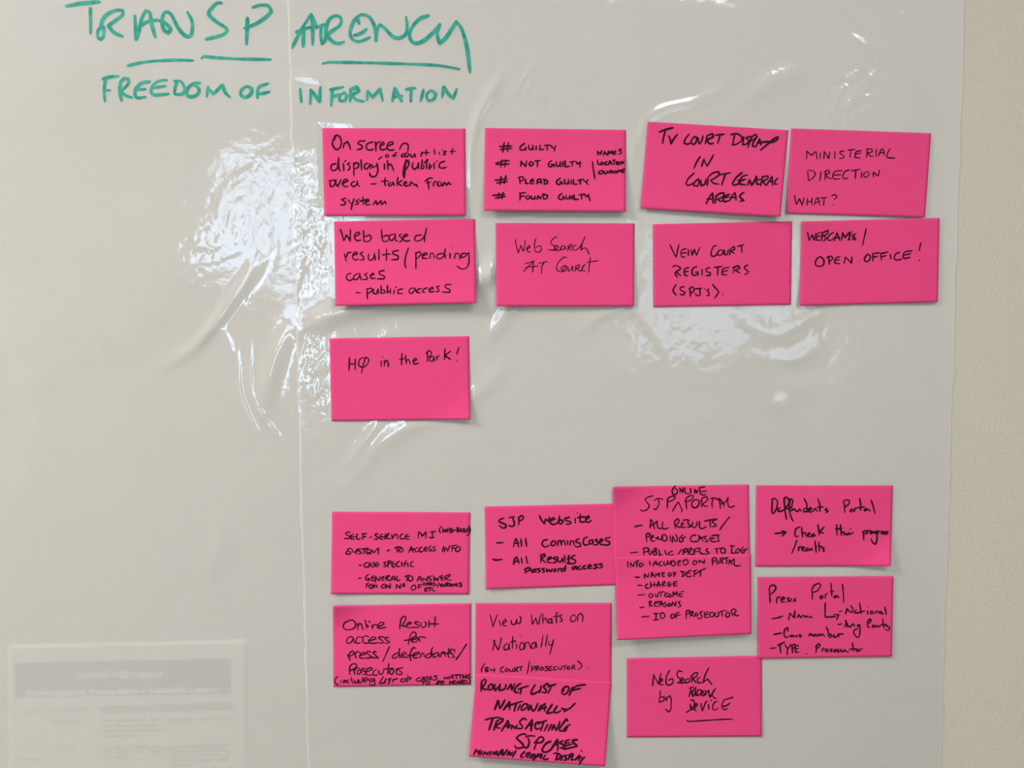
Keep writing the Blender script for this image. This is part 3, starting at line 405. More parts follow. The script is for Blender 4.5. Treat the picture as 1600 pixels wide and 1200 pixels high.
INK['rolling'] = (740, 1055, 14.545, 3.7, [
('written_line', "185 130 175 250 170 370|185 140 240 95 280 110 270 170 210 270 200 300 260 325 320 320|400 200 340 250 330 320 380 335 430 290 430 220 400 195|480 210 470 310 490 345 560 270|605 205 580 290 590 350 640 330|735 210 720 310|640 340 730 300|775 325 850 200 870 345 930 190|1070 190 990 240 930 330 950 390 1010 390|1010 325 1090 290 1250 245|1090 300 1055 430|1400 215 1340 310 1305 400 1330 430 1400 410 1490 360|1540 240 1500 400|@820 1055 14.545|540 215 510 190 440 240 430 270 490 350 470 395 390 385|530 260 710 205|600 260 530 415|900 270 850 330 850 410 890 440 950 410 1000 330 990 270 930 260 880 300 890 370|1080 280 1010 460|1060 310 1200 240 1380 215|1060 350 1130 330 1265 300"),
('written_line', "480 780 520 680 550 580 570 590 580 690 600 760 650 680 710 565|680 790 760 680 820 600 820 690 815 785|740 720 830 680 960 640 1115 590|980 630 940 740 925 825|1060 670 1000 800|1140 660 1090 730 1080 790 1130 790 1220 720 1240 670 1180 650 1130 665|1250 790 1300 690 1320 780 1360 815 1410 760 1460 640|1470 805 1530 690|@820 1055 14.545|70 790 130 690 150 770 200 810 250 750 290 640|310 810 370 680|350 790 400 700 460 640 460 740 450 820|390 760 490 730|625 660 560 760 500 850 520 870 600 850 660 840|735 700 660 820 680 850 740 850 820 805|840 750 890 775 960 775|1140 640 1040 740 890 830"),
('written_line', "@750 1115 10.667|90 103 200 75 330 60|215 80 180 180 150 275|280 120 230 275|270 140 340 90 385 85 370 130 270 200 280 230 340 245|360 290 420 190 465 115 475 180 460 240|390 220 500 190|480 240 500 190 540 200 520 260|520 230 550 200 580 250 625 190|770 105 730 80 670 120 665 160 710 215 700 245 650 250 590 240|760 255 820 170 870 100 860 190 850 290|800 200 890 180|990 140 930 160 920 230 940 265 1000 240|960 170 1110 115|1060 150 1010 290|1130 180 1070 290|1190 185 1135 290|1200 270 1230 190 1270 280 1310 200 1330 130|1460 120 1440 90 1380 170 1325 250 1340 290 1390 290|1390 270 1440 220 1500 185|1460 210 1410 300|1400 270 1440 280"),
('written_line', "@750 1115 10.667|770 355 730 338 650 365 605 410 650 450 720 520 720 560 640 578 590 560 580 530|760 390 830 370 915 375|800 410 820 470 800 550 770 570 735 560|960 440 900 600|905 490 960 430 1000 390 1050 400 1060 440 1020 480 960 490|1180 465 1100 500 1040 590 1050 635 1110 640 1180 600 1240 510 1290 430 1300 520 1290 620|1210 530 1300 510|@725 1050 6.6667|1035 715 995 735 1050 770 1040 790 1000 790|1060 715 1050 770 1130 750|1060 715 1100 705|1060 740 1100 735|1180 705 1130 712 1140 735 1180 770 1130 785 1040 805|1222 818 1226 824"),
('written_line', "@735 1165 16.842|95 230 150 105 200 180 265 115 210 250|315 150 265 240|335 245 385 160 430 240 480 160|545 155 495 250|570 240 630 160 650 240 700 150 690 240|600 200 690 190|730 265 800 150 850 110 830 260|750 220 860 190|870 250 970 110|830 170 880 260|965 260 1020 150 1050 260 1120 160|1020 240 1100 220|1200 130 1110 295|1040 180 1080 240|1430 155 1330 260 1330 310 1400 295|@810 1165 14.545|270 160 190 180 175 250 220 265 270 260|180 215 270 205|370 190 290 220 280 280 340 290|310 240 400 230 340 330|400 280 440 200 510 200 520 290|440 250 540 240|540 190 500 290|620 215 570 280 580 320 680 300|800 185 850 170 940 200 950 260 910 310 840 320|890 190 860 310|1010 220 965 340|1110 215 1040 235 1090 290 1070 330 1030 330|1170 215 1130 325|1140 220 1230 185 1240 220 1170 270|1240 230 1200 330 1280 320|1290 330 1390 220 1370 350|1310 290 1390 280|1400 240 1440 280|1505 260 1440 330 1385 425"),
])
INK['device'] = (965, 1015, 6.6667, 2.5, [
('written_line', "378 258 370 320 365 380|372 260 400 310 425 360 440 300 450 245|425 350 470 320 455 300 435 330 445 365 480 365|540 215 510 280 505 350 540 370 580 340 570 300 530 320|670 230 640 218 620 245 625 280 665 320 660 345 620 345|640 345 690 310 670 290 650 320 665 350 710 340|740 300 700 320 710 350 745 335 755 300|770 340 780 290|760 290 800 245 835 240 820 280 780 300 820 345|860 290 830 310 840 350 880 340|950 188 910 270 890 350|895 340 935 305 955 330 985 370"),
('written_line', "445 430 440 500 432 550 480 530 485 490 440 500|500 490 505 535 520 500 545 480 558 520 555 620 535 652 500 620|@1070 1070 20|130 120 200 80 280 90 290 160 180 270|200 110 170 250 125 375|240 170 230 300 260 370 320 250 350 60|340 200 340 330 420 340|470 150 400 180 390 300 430 340 500 280 520 190 470 150|560 210 510 260 540 340 620 330 670 260 650 190 570 200|680 250 750 160 760 300 790 390 870 250 960 110|880 200 860 330 920 410 990 425|560 180 480 300 550 220 600 300 700 200"),
('written_line', "@1070 1070 20|190 485 250 480 300 540 290 640 240 720|175 600 180 700 200 770|40 865 120 820 200 770 290 780 370 820|290 720 390 640 390 590 340 600 310 680 330 750|220 700 260 780 320 700 300 640|505 580 520 700 550 820 600 680 650 560 700 510|740 620 750 770|815 475 840 500|1010 520 940 540 880 640 870 740 920 790 990 770 1035 720|1510 390 1400 420 1220 475|1230 475 1170 590 1165 700 1220 770 1290 770 1325 730|1180 680 1320 640 1420 560"),
('underline', "@1070 1070 20|70 1115 120 1145 400 1130 800 1105 1300 1075 1500 1080"),
])
# ------------------------------------------------------------------ notes: outline in photo pixels (tl, tr, br, bl), layer,
# lifts in millimetres: bottom left, bottom right, top left corner curl, bottom right corner curl, bottom left corner curl
NOTES = [
 ('screen', [(503.5, 200), (727, 201), (728, 336.5), (507, 337)], 0, 1.2, 3.2, 0, 0, 0, 'pink sticky note "On screen display", leftmost of the top row'),
 ('guilty', [(757.8, 200), (978, 203), (978, 330.5), (756, 329)], 0, 7, 6, 0, 0, 0, 'pink sticky note listing guilty, not guilty, plead and found guilty after hash signs'),
 ('tv', [(1011.9, 190), (1232, 203.4), (1219.7, 338.5), (1001, 325.5)], 0, 3, 7, 0, 0, 0, 'tilted pink sticky note "TV court display" in bold black capitals'),
 ('ministerial', [(1236.2, 200.6), (1455, 208.2), (1445.6, 339.5), (1227.8, 333.3)], 0, 1.0, 1.0, 0, 0, 0, 'pink sticky note "Ministerial direction, what?" at the top row\'s right end'),
 ('webbased', [(522, 346), (742.3, 342), (744, 473.3), (524.4, 478)], 0, 8, 10, 0, 0, 0, 'pink sticky note "Web based results/pending cases" casting a shadow below it'),
 ('websearch', [(774.4, 348.3), (991.7, 349), (990.5, 478.4), (775.6, 478.4)], 0, 4.5, 3.5, 0, 0, 3, 'pink sticky note "Web search at court" under the guilty list note'),
 ('vein', [(1020, 350.3), (1237.8, 345.6), (1236, 476), (1021, 480)], 0, 0.8, 0.8, 0, 0, 0, 'pink sticky note "Vein court registers (SPJ\'s)"'),
 ('webcams', [(1252, 346), (1468.4, 340.6), (1465.5, 471.9), (1249.7, 477.6)], 0, 1.5, 1.0, 2, 0, 3, 'pink sticky note "Webcams/ open office!" at the second row\'s right end'),
 ('hq', [(514.8, 528.7), (732.8, 525.2), (734.8, 655.6), (518, 658)], 0, 0.4, 2.0, 0, 4, 0, 'pink sticky note "HQ in the Park!" alone in the middle'),
 ('selfservice', [(519, 799.4), (735, 800.6), (732.8, 928.7), (517.2, 928.3)], 0, 0.8, 0.8, 0, 0, 2, 'pink sticky note "Self-service MI system" with small crowded capitals'),
 ('sjpweb', [(757.2, 791.5), (973, 786.6), (975, 914), (759.4, 920.9)], 0, 1.2, 0.2, 0, 0, 1.5, 'pink sticky note "SJP website, all coming cases", right edge tucked under another'),
 ('portal', [(957.5, 760.6), (1170, 757), (1172.5, 888), (960, 892)], 1, 0.2, 0.2, 5, 0, 0, 'pink sticky note "SJP online portal" with its lower edge covered'),
 ('portal2', [(960.5, 870), (1173.5, 865.3), (1174.3, 990.8), (963.8, 1000.6)], 2, 8, 4, 1.5, 0, 4, 'pink sticky note "Info included on portal" stuck over the portal note\'s bottom'),
 ('defend', [(1181.3, 758.3), (1395.3, 758.6), (1392, 884.6), (1180.2, 885.3)], 0, 1.0, 1.0, 0, 6, 0, 'pink sticky note "Deffendents Portal" with a curled lower right corner'),
 ('press', [(1183.8, 901.7), (1396.2, 900.2), (1393.8, 1026), (1184.3, 1029.5)], 1, 1.0, 0.8, 0, 0, 0, 'pink sticky note "Press Portal" with name, case number and type'),
 ('online', [(520.2, 946.5), (736.3, 942.5), (736, 1070), (521, 1073.3)], 0, 0.8, 0.6, 6, 0, 0, 'pink sticky note "Online result access", leftmost at the bottom'),
 ('view', [(743.2, 942.3), (956, 942), (955, 1074), (742, 1071)], 0, 0.2, 0.2, 0, 0, 0, 'pink sticky note "View what\'s on nationally" with its lower edge covered'),
 ('rolling', [(744, 1052.5), (955.7, 1065), (945.5, 1197.8), (733, 1182.3)], 1, 7, 9, 0, 0, 0, 'tilted pink sticky note "Rolling list of nationally transacting SJP cases"'),
 ('device', [(979.3, 1028.5), (1190.7, 1024.5), (1190.5, 1150.8), (979.6, 1152.3)], 0, 0.5, 1.2, 0, 0, 0, 'pink sticky note "Web search by device" with an underline'),
]

# ------------------------------------------------------------------ the relief of the plastic film (millimetres over the wall)
rng = np.random.RandomState(7)


def waves(u, v, lam, n, seed, stretch=(1.0, 1.0), ang=0.0):
    """band limited random relief, about -1..1"""
    r = np.random.RandomState(seed)
    ca, sa = math.cos(ang), math.sin(ang)
    uu = (u * ca + v * sa) / stretch[0]
    vv = (-u * sa + v * ca) / stretch[1]
    wu = uu + 0.35 * lam * np.sin(vv / lam * 2.1 + r.rand() * 6)
    wv = vv + 0.35 * lam * np.sin(uu / lam * 1.7 + r.rand() * 6)
    h = np.zeros_like(uu)
    for _ in range(n):
        a = r.rand() * math.pi * 2
        k = 2 * math.pi / (lam * (0.6 + 0.9 * r.rand()))
        h += np.sin(k * (wu * math.cos(a) + wv * math.sin(a)) + r.rand() * 6.28)
    return h / math.sqrt(n) / 1.4


def blob(u, v, cx, cy, rx, ry, ang=0.0):
    ca, sa = math.cos(ang), math.sin(ang)
    du, dv = u - cx, v - cy
    a = (du * ca + dv * sa) / rx
    b = (-du * sa + dv * ca) / ry
    return np.exp(-(a * a + b * b) ** 1.5)


# creases: points, half width in px, height in mm
RIDGES = [
 ([(470, 512), (520, 490), (600, 470), (700, 452), (760, 430), (790, 400), (815, 340)], 17, 4.6),
 ([(420, 395), (352, 490), (300, 545), (255, 575)], 10, 1.1),
 ([(400, 400), (380, 440), (350, 480), (300, 560)], 9, 0.9),
 ([(372, 540), (376, 610), (392, 655), (406, 682)], 4.5, 0.55),
 ([(392, 530), (392, 600), (408, 645), (442, 690)], 4.5, 0.60),
 ([(455, 505), (430, 560), (420, 600), (415, 640)], 15, 2.0),
 ([(345, 510), (362, 545), (362, 575)], 7, 0.6),
 ([(788, 112), (765, 150), (745, 190), (733, 250), (738, 300)], 8, 1.5),
 ([(845, 92), (815, 128), (800, 160)], 3, 0.35),
 ([(1150, 125), (1090, 158), (1035, 172), (1010, 195), (990, 235), (985, 270)], 8, 0.8),
 ([(1000, 130), (1010, 345), (1000, 400), (985, 420)], 3.5, 0.3),
 ([(1330, 55), (1352, 72), (1380, 105)], 2.5, 0.45),
 ([(1270, 108), (1215, 122), (1175, 150), (1150, 185)], 14, 0.8),
 ([(760, 535), (790, 490), (810, 445), (1010, 420)], 12, 1.4),
 ([(900, 520), (960, 480), (1010, 470)], 10, 0.8),
 ([(540, 760), (590, 700), (640, 665), (750, 610), (800, 560)], 14, 1.0),
 ([(1200, 560), (1245, 560), (1290, 530)], 10, 0.7),
 ([(1205, 625), (1235, 632)], 10, 0.5),
 ([(600, 650), (570, 690), (540, 730)], 7, 0.6),
 ([(340, 770), (350, 830), (330, 900), (350, 960)], 16, 0.6),
 ([(130, 500), (200, 540), (240, 640)], 22, 0.7),
 ([(0, 420), (60, 600), (40, 800)], 26, 0.8),
 ([(480, 320), (505, 322), (540, 345)], 5, 0.7),
 ([(455, 118), (490, 122), (505, 128)], 7, 0.8),
 ([(1130, 470), (1200, 520), (1260, 500), (1300, 470)], 12, 0.7),
 ([(980, 470), (1010, 505), (1040, 545), (1050, 590)], 9, 0.6),
]
# crinkled patches: centre, radii, angle, strength
CRINKLES = [
 (375, 330, 95, 60, -0.95, 1.0), (310, 395, 40, 35, 0, 0.8), (520, 380, 60, 75, 0, 1.3), (515, 260, 50, 40, 0, 0.6),
 (500, 560, 28, 75, 0, 2.0), (370, 470, 30, 24, 0, 1.0), (1040, 510, 85, 60, 0.4, 1.5), (1225, 500, 70, 60, 0, 0.9),
 (1340, 140, 60, 40, -0.6, 2.6), (1440, 50, 60, 50, 0, 1.6), (1480, 95, 30, 60, 0, 1.6), (830, 155, 34, 32, 0, 2.6),
 (800, 195, 60, 14, 0, 1.2), (1290, 190, 90, 16, 0, 1.3), (1080, 195, 60, 16, 0, 1.2), (470, 340, 12, 210, 0, 1.0),
 (975, 290, 16, 60, 0, 1.0), (1005, 400, 16, 60, 0, 1.0), (1235, 370, 16, 60, 0, 0.8), (1440, 560, 40, 60, 0, 0.5),
 (590, 480, 60, 18, 0, 1.1), (735, 400, 14, 90, 0.2, 1.0), (490, 155, 60, 16, 0, 0.8),
]
EDGE_R = [0]


def quad_dist(u, v, q):
    """signed distance (px) outside a convex quad, approximate, negative inside"""
    d = None
    for i in range(4):
        (ax, ay), (bx, by) = q[i], q[(i + 1) % 4]
        ex, ey = bx - ax, by - ay
        L = math.hypot(ex, ey)
        s = ((u - ax) * ey - (v - ay) * ex) / L
        d = s if d is None else np.maximum(d, s)
    return d


def low(u, v):
    return (0.45 * waves(u, v, 330, 6, 3, (1.0, 1.3), 0.5) + 0.16 * waves(u, v, 130, 7, 5, (0.8, 1.5), 0.6)) * \
        (0.6 + 0.4 * np.clip((900 - v) / 400, 0, 1))


def film_height(u, v):
    u = np.asarray(u, float)
    v = np.asarray(v, float)
    h = 1.9 + low(u, v)
    add = np.zeros_like(u)
    for pts, w, hh in RIDGES:
        P = smooth_path(pts, 8)
        x0, y0 = P.min(0) - 3 * w
        x1, y1 = P.max(0) + 3 * w
        m = (u > x0) & (u < x1) & (v > y0) & (v < y1)
        if not m.any():
            continue
        um, vm = u[m], v[m]
        best = np.full(um.shape, 1e9)
        tb = np.zeros(um.shape)
        n = len(P) - 1
        for i in range(n):
            a, b = P[i], P[i + 1]
            e = b - a
            L2 = (e * e).sum() + 1e-9
            t = np.clip(((um - a[0]) * e[0] + (vm - a[1]) * e[1]) / L2, 0, 1)
            d = np.hypot(um - a[0] - t * e[0], vm - a[1] - t * e[1])
            k = d < best
            best[k] = d[k]
            tb[k] = ((i + t) / n)[k]
        prof = np.exp(-(best / w) ** 2) * np.sin(np.pi * np.clip(tb, 0.02, 0.98)) ** 0.6
        add[m] += hh * prof
    cr = np.zeros_like(u)
    for cx, cy, rx, ry, a, s in CRINKLES:
        cr += s * blob(u, v, cx, cy, rx, ry, a)
    cr = np.minimum(cr, 2.6)
    fine = 0.085 * waves(u, v, 26, 9, 11, (0.7, 1.2), 0.7) + 0.048 * waves(u, v, 11, 9, 13) \
        + 0.10 * (1 - np.abs(waves(u, v, 60, 6, 17, (0.7, 1.3), 0.6)))
    add += cr * fine
    add += 0.03 * waves(u, v, 45, 8, 21) + 0.012 * waves(u, v, 18, 8, 23)
    keep = np.ones_like(u)
    for n in NOTES:
        d = quad_dist(u, v, n[1])
        keep = np.minimum(keep, np.clip((d + 4) / 12.0, 0, 1))
    # a slack belly at the left, skewed like the window it mirrors
    add -= 1.6e-4 * (u - 385) * (v - 325) * blob(u, v, 385, 325, 150, 160)
    # the printed page lifts the film a little
    dp = quad_dist(u, v, [(17, 1008), (386, 1000), (386, 1500), (17, 1500)])
    add = add + 0.45 * (1 - np.clip(dp / 6 + 0.5, 0, 1))
    return h + add * keep


def smooth_path(pts, n=6, corner=62):
    """Catmull-Rom through the points, kept sharp at corners"""
    P = np.array(pts, float)
    if len(P) < 3:
        return P
    keep = [P[0]]
    for i in range(1, len(P)):
        if np.hypot(*(P[i] - keep[-1])) > 1e-6:
            keep.append(P[i])
    P = np.array(keep)
    if len(P) < 3:
        return P
    ang = []
    for i in range(1, len(P) - 1):
        a, b = P[i] - P[i - 1], P[i + 1] - P[i]
        c = np.dot(a, b) / (np.hypot(*a) * np.hypot(*b))
        ang.append(math.degrees(math.acos(max(-1, min(1, c)))))
    sharp = [True] + [x > corner for x in ang] + [True]
    out = [P[0]]
    for i in range(len(P) - 1):
        p1, p2 = P[i], P[i + 1]
        L = np.hypot(*(p2 - p1))
        t1 = (p2 - p1) if sharp[i] else (p2 - P[i - 1]) / 2
        t2 = (p2 - p1) if sharp[i + 1] else (P[i + 2] - p1) / 2
        # limit the tangents so uneven spacing does not overshoot
        for t in (t1, t2):
            l = np.hypot(*t)
            if l > L * 1.25:
                t *= L * 1.25 / l
        for k in range(1, n + 1):
            s = k / n
            h00, h10 = 2 * s**3 - 3 * s**2 + 1, s**3 - 2 * s**2 + s
            h01, h11 = -2 * s**3 + 3 * s**2, s**3 - s**2
            out.append(h00 * p1 + h10 * t1 + h01 * p2 + h11 * t2)
    return np.array(out)


def film_sheet(name, u0, u1, seam_l, seam_r, off, label):
    nu, nv = int((u1 - u0) / 2.1), int(1690 / 2.1)
    # edges run straight down the wall: take them in wall coordinates
    zt, zb = at(800, -130, 0)[2], at(800, 1560, 0)[2]
    X = np.linspace(0, 1, nu + 1)[None, :]
    Z = np.linspace(zt, zb, nv + 1)[:, None]
    def edge(e, u):
        if not e:
            return at(u, 600, 0)[0] + 0 * Z
        a, b = at(*e[0], 0), at(*e[1], 0)
        return a[0] + (b[0] - a[0]) * (Z - a[2]) / (b[2] - a[2])
    xl, xr = edge(seam_l, u0), edge(seam_r, u1)
    WX = xl + (xr - xl) * X
    WZ = Z + 0 * X
    rr = np.random.RandomState(len(label))
    # slightly ragged cut edge
    for side, on in ((0, seam_l), (-1, seam_r)):
        if on:
            j = 0.0005 * np.interp(Z[:, 0], np.linspace(zb, zt, 90), rr.randn(90)) + 0.0002 * np.interp(Z[:, 0], np.linspace(zb, zt, 24), rr.randn(24))
            WX[:, side] += j
            WX[:, 1 if side == 0 else -2] += j * 0.6
    # photo pixels of those wall points (inverse of at())
    y = DIST
    dz = WZ - CAM_Z
    depth = y * CP - dz * SP
    vy = y * SP + dz * CP
    U = 800 + F * WX / depth
    Vv = 600 - F * vy / depth
    H = film_height(U, Vv) + off
    if off:     # the overlapping edge stands off a little
        H = H + 0.55 * np.exp(-(WX - xl) / 0.004) * (0.7 + 0.5 * np.sin(Z * 60) * np.sin(Z * 23))
    if seam_r and not off == 0:     # the free right edge clings to the wall
        k = np.clip((xr - WX) / 0.11, 0, 1)
        k = k * k * (3 - 2 * k)
        H = 0.5 + (H - 0.5) * k + 0.10 * (1 - k) * np.abs(np.sin(Z * 130) * np.sin(Z * 47))
    H = H * 1e-3
    V3 = np.stack([WX, -H, WZ], -1).reshape(-1, 3)
    idx = np.arange((nu + 1) * (nv + 1)).reshape(nv + 1, nu + 1)
    faces = np.stack([idx[:-1, :-1], idx[1:, :-1], idx[1:, 1:], idx[:-1, 1:]], -1).reshape(-1, 4)
    o = link(name, mesh_np(name, V3, faces, M_FILM, True))
    tag(o, label, 'plastic sheet', 'translucent plastic sheets on the wall')
    return o


left_film = film_sheet('plastic_sheet', -380, 458, None, ((455, 0), (471, 600)), 0.0,
                       'left translucent plastic sheet, headed TRANSP and FREEDOM OF, covering a printed page')
right_film = film_sheet('plastic_sheet', 455, 1506, ((450, 0), (466, 600)), ((1506.5, 0), (1488, 600)), 0.35,
                        'right glossy translucent plastic sheet carrying all the pink notes')


# ------------------------------------------------------------------ pen strokes
def parse(key):
    ox, oy, s, w, lines = INK[key]
    for name, txt in lines:
        cx, cy, cs = ox, oy, s
        strokes = []
        for tok in txt.split('|'):
            tok = tok.strip()
            if not tok:
                continue
            if tok[0] == '@':
                cx, cy, cs = map(float, tok[1:].split())
                continue
            a = np.array(list(map(float, tok.split()))).reshape(-1, 2)
            strokes.append(a / cs + np.array([cx, cy]))
        yield name, w, strokes


def ink_mesh(name, strokes, width, surf, mat, seed=0, vary=0.12):
    """flat ribbons with round ends following the surface surf(u, v, raise in mm) -> points"""
    r = random.Random(seed)
    V, Fc = [], []
    for si, st in enumerate(strokes):
        P = smooth_path(st, 5, 75)
        # resample evenly
        seg = np.hypot(*(P[1:] - P[:-1]).T) if len(P) > 1 else np.array([0.0])
        L = np.concatenate([[0], np.cumsum(seg)])
        if L[-1] < 0.05:
            P = np.array([P[0], P[0] + 0.3])
            L = np.array([0, 0.42])
        n = max(2, int(L[-1] / 1.3) + 1)
        s = np.linspace(0, L[-1], n)
        Q = np.stack([np.interp(s, L, P[:, 0]), np.interp(s, L, P[:, 1])], 1)
        T_ = np.gradient(Q, axis=0)
        T_ /= np.maximum(np.hypot(T_[:, 0], T_[:, 1]), 1e-9)[:, None]
        Nn = np.stack([-T_[:, 1], T_[:, 0]], 1)
        ph = r.random() * 6
        w = width / 2 * (1 + vary * np.sin(s / (width * 2.2) + ph)) * (0.9 + 0.2 * r.random())
        e = width * 0.9
        w = w * (0.80 + 0.20 * np.clip(s / e, 0, 1)) * (0.72 + 0.28 * np.clip((L[-1] - s) / (e * 1.5), 0, 1))
        up = 0.06 + 0.004 * (si % 12)
        b = len(V)
        A = Q + Nn * w[:, None]
        B = Q - Nn * w[:, None]
        pa, pb = surf(A[:, 0], A[:, 1], up), surf(B[:, 0], B[:, 1], up)
        for i in range(n):
            V.append(pa[i]); V.append(pb[i])
        Fc += [(b + 2 * i, b + 2 * i + 2, b + 2 * i + 3, b + 2 * i + 1) for i in range(n - 1)]
        # round caps and joins
        turn = [0] + [i for i in range(1, n - 1) if np.dot(Q[i] - Q[i - 1], Q[i + 1] - Q[i]) < 0.80 * np.hypot(*(Q[i] - Q[i - 1])) * np.hypot(*(Q[i + 1] - Q[i]))] + [n - 1]
        for i in turn:
            k = 9
            a = np.arange(k) * 2 * math.pi / k
            cu, cv = Q[i, 0] + w[i] * np.cos(a), Q[i, 1] + w[i] * np.sin(a)
            pc = surf(cu, cv, up + 0.002)
            b2 = len(V)
            V += list(pc)
            Fc.append(tuple(range(b2, b2 + k)))
    return mesh_np(name, np.array(V), Fc, mat)


def film_surf_fn(off):
    def f(u, v, up):
        return at(u, v, (film_height(u, v) + off + up + 0.07) * 1e-3)
    return f


k_ = 0
for key, film, off in (('left_film', left_film, 0.0), ('right_film', right_film, 0.35)):
    for name, w, strokes in parse(key):
        wd = {'written_heading': 6.0, 'underline': 4.6, 'written_line': 5.4}[name]
        o = link(name, ink_mesh(name, strokes, wd * 0.97, film_surf_fn(off), M_GREEN, k_), film)
        k_ += 1


# ------------------------------------------------------------------ sticky notes
def bil(q, s, t):
    q = np.array(q, float)
    s = np.asarray(s)[..., None]
    t = np.asarray(t)[..., None]
    return (q[0] * (1 - s) + q[1] * s) * (1 - t) + (q[3] * (1 - s) + q[2] * s) * t


def inv_bil(q, u, v):
    s = np.full(np.shape(u), 0.5)
    t = np.full(np.shape(u), 0.5)
    q = np.array(q, float)
    for _ in range(6):
        p = bil(q, s, t)
        ds = (q[1] - q[0]) * (1 - t)[..., None] + (q[2] - q[3]) * t[..., None]
        dt = (q[3] - q[0]) * (1 - s)[..., None] + (q[2] - q[1]) * s[..., None]
        rx, ry = u - p[..., 0], v - p[..., 1]
        det = ds[..., 0] * dt[..., 1] - ds[..., 1] * dt[..., 0]
        s = s + (rx * dt[..., 1] - ry * dt[..., 0]) / det
        t = t + (ds[..., 0] * ry - ds[..., 1] * rx) / det
    return s, t


NU, NV = 48, 32


def note_fn(note):
    key, q, layer, bl, br, tlc, brc, blc, label = note

    def height(s, t):
        s_, t_ = np.clip(s, 0, 1), np.clip(t, 0, 1)
        p = bil(q, s, t)
        L = bl * (1 - s_) + br * s_
        h = 1.9 + low(p[..., 0], p[..., 1]) + 0.35 + 0.42 + 0.42 * layer
        # the glued strip at the top stays down, then the paper bows off the wall
        tt = np.clip((t_ - 0.16) / 0.84, 0, 1)
        h = h + L * (0.75 * tt**1.25 + 0.25 * tt**3)
        h = h + tlc * np.clip(1 - (s_ / 0.30 + t_ / 0.34), 0, 1) ** 1.6
        h = h + brc * np.clip(1 - ((1 - s_) / 0.34 + (1 - t_) / 0.42), 0, 1) ** 1.6
        h = h + blc * np.clip(1 - (s_ / 0.34 + (1 - t_) / 0.42), 0, 1) ** 1.6
        sd = sum(map(ord, key))
        h = h + 0.10 * np.sin(s_ * 5 + sd) * np.sin(t_ * 4 + sd * 2) * (0.3 + t_)
        return h

    gs, gt = np.meshgrid(np.linspace(0, 1, NU + 1), np.linspace(0, 1, NV + 1))
    G = height(gs, gt)

    def surf(u, v, up):
        """a pen mark lies on the facets of the paper, just above them"""
        s, t = inv_bil(q, np.asarray(u, float), np.asarray(v, float))
        a, b = np.clip(s, 0, 1) * NU, np.clip(t, 0, 1) * NV
        i, j = np.minimum(a.astype(int), NU - 1), np.minimum(b.astype(int), NV - 1)
        a, b = a - i, b - j
        hh = (G[j, i] * (1 - a) + G[j, i + 1] * a) * (1 - b) + (G[j + 1, i] * (1 - a) + G[j + 1, i + 1] * a) * b
        return at(u, v, (hh + up) * 1e-3)
    return height, surf


for note in NOTES:
    key, q, layer = note[0], note[1], note[2]
    height, surf = note_fn(note)
    nu, nv = NU, NV
    s, t = np.meshgrid(np.linspace(0, 1, nu + 1), np.linspace(0, 1, nv + 1))
    p = bil(q, s, t)
    H = height(s, t)
    Fr = at(p[..., 0], p[..., 1], H * 1e-3).reshape(-1, 3)
    Bk = Fr + np.array([0, 0.00012, 0])
    m = len(Fr)
    idx = np.arange(m).reshape(nv + 1, nu + 1)
    f1 = np.stack([idx[:-1, :-1], idx[1:, :-1], idx[1:, 1:], idx[:-1, 1:]], -1).reshape(-1, 4)
    f2 = f1[:, ::-1] + m
    rim = np.concatenate([idx[0, :], idx[1:, -1], idx[-1, -2::-1], idx[-2:0:-1, 0]])
    f3 = np.stack([rim, np.roll(rim, -1), np.roll(rim, -1) + m, rim + m], -1)
    V = np.concatenate([Fr, Bk])
    e = bpy.data.objects.new('sticky_note', None)
    COL.objects.link(e)
    c = at(np.mean([a[0] for a in q]), np.mean([a[1] for a in q]), 0.002)
    e.location = tuple(c)
    tag(e, note[8], 'sticky note', 'pink sticky notes on the plastic sheet')
    o = link('paper', mesh_np('paper', V - c, np.concatenate([f1, f2, f3]), M_PINK, False), e)
    me = o.data
    sm = np.zeros(len(me.polygons), bool)
    sm[:2 * len(f1)] = True
    me.polygons.foreach_set('use_smooth', sm)
    for li, (name, w, strokes) in enumerate(parse(key)):
        me = ink_mesh(name, strokes, w * 0.88, surf, M_INK, li + len(key))
        co = np.empty(len(me.vertices) * 3, np.float32)
        me.vertices.foreach_get('co', co)
        co = (co.reshape(-1, 3) - c.astype(np.float32)).ravel()
        me.vertices.foreach_set('co', co)
        me.update()
        link(name, me, e)

# ------------------------------------------------------------------ printed page behind the left sheet
page = bpy.data.objects.new('printed_page', None)
COL.objects.link(page)
pc = at(200, 1180, 0.0005)
page.location = tuple(pc)
tag(page, 'printed page with blue-grey heading and table, seen faintly behind the left plastic sheet', 'paper sheet')


def flat(name, quad, h0, h1, mat):
    a = at(np.array([p[0] for p in quad]), np.array([p[1] for p in quad]), h0) - pc
    b = at(np.array([p[0] for p in quad]), np.array([p[1] for p in quad]), h1) - pc
    return link(name, mesh_np(name, np.concatenate([a, b]), [(0, 3, 2, 1), (4, 5, 6, 7), (0, 1, 5, 4), (1, 2, 6, 5), (2, 3, 7, 6), (3, 0, 4, 7)], mat), page)


flat('paper', [(17, 1008), (386, 1000), (388, 1420), (15, 1425)], 0.0001, 0.0004, M_PAPER)
flat('heading_band', [(22, 1036), (361, 1029), (361, 1084), (24, 1090)], 0.0004, 0.00045, M_BAND)
flat('table_heading_row', [(155, 1104), (362, 1098), (362, 1109.5), (155, 1115)], 0.0004, 0.00045, M_GREY)
flat('table_heading_row', [(38, 1107), (152, 1104), (152, 1115), (38, 1117)], 0.0004, 0.00045,
     ink_mat('pale_grey_print', (0.50, 0.49, 0.48), (0.53, 0.52, 0.51), 0.7))


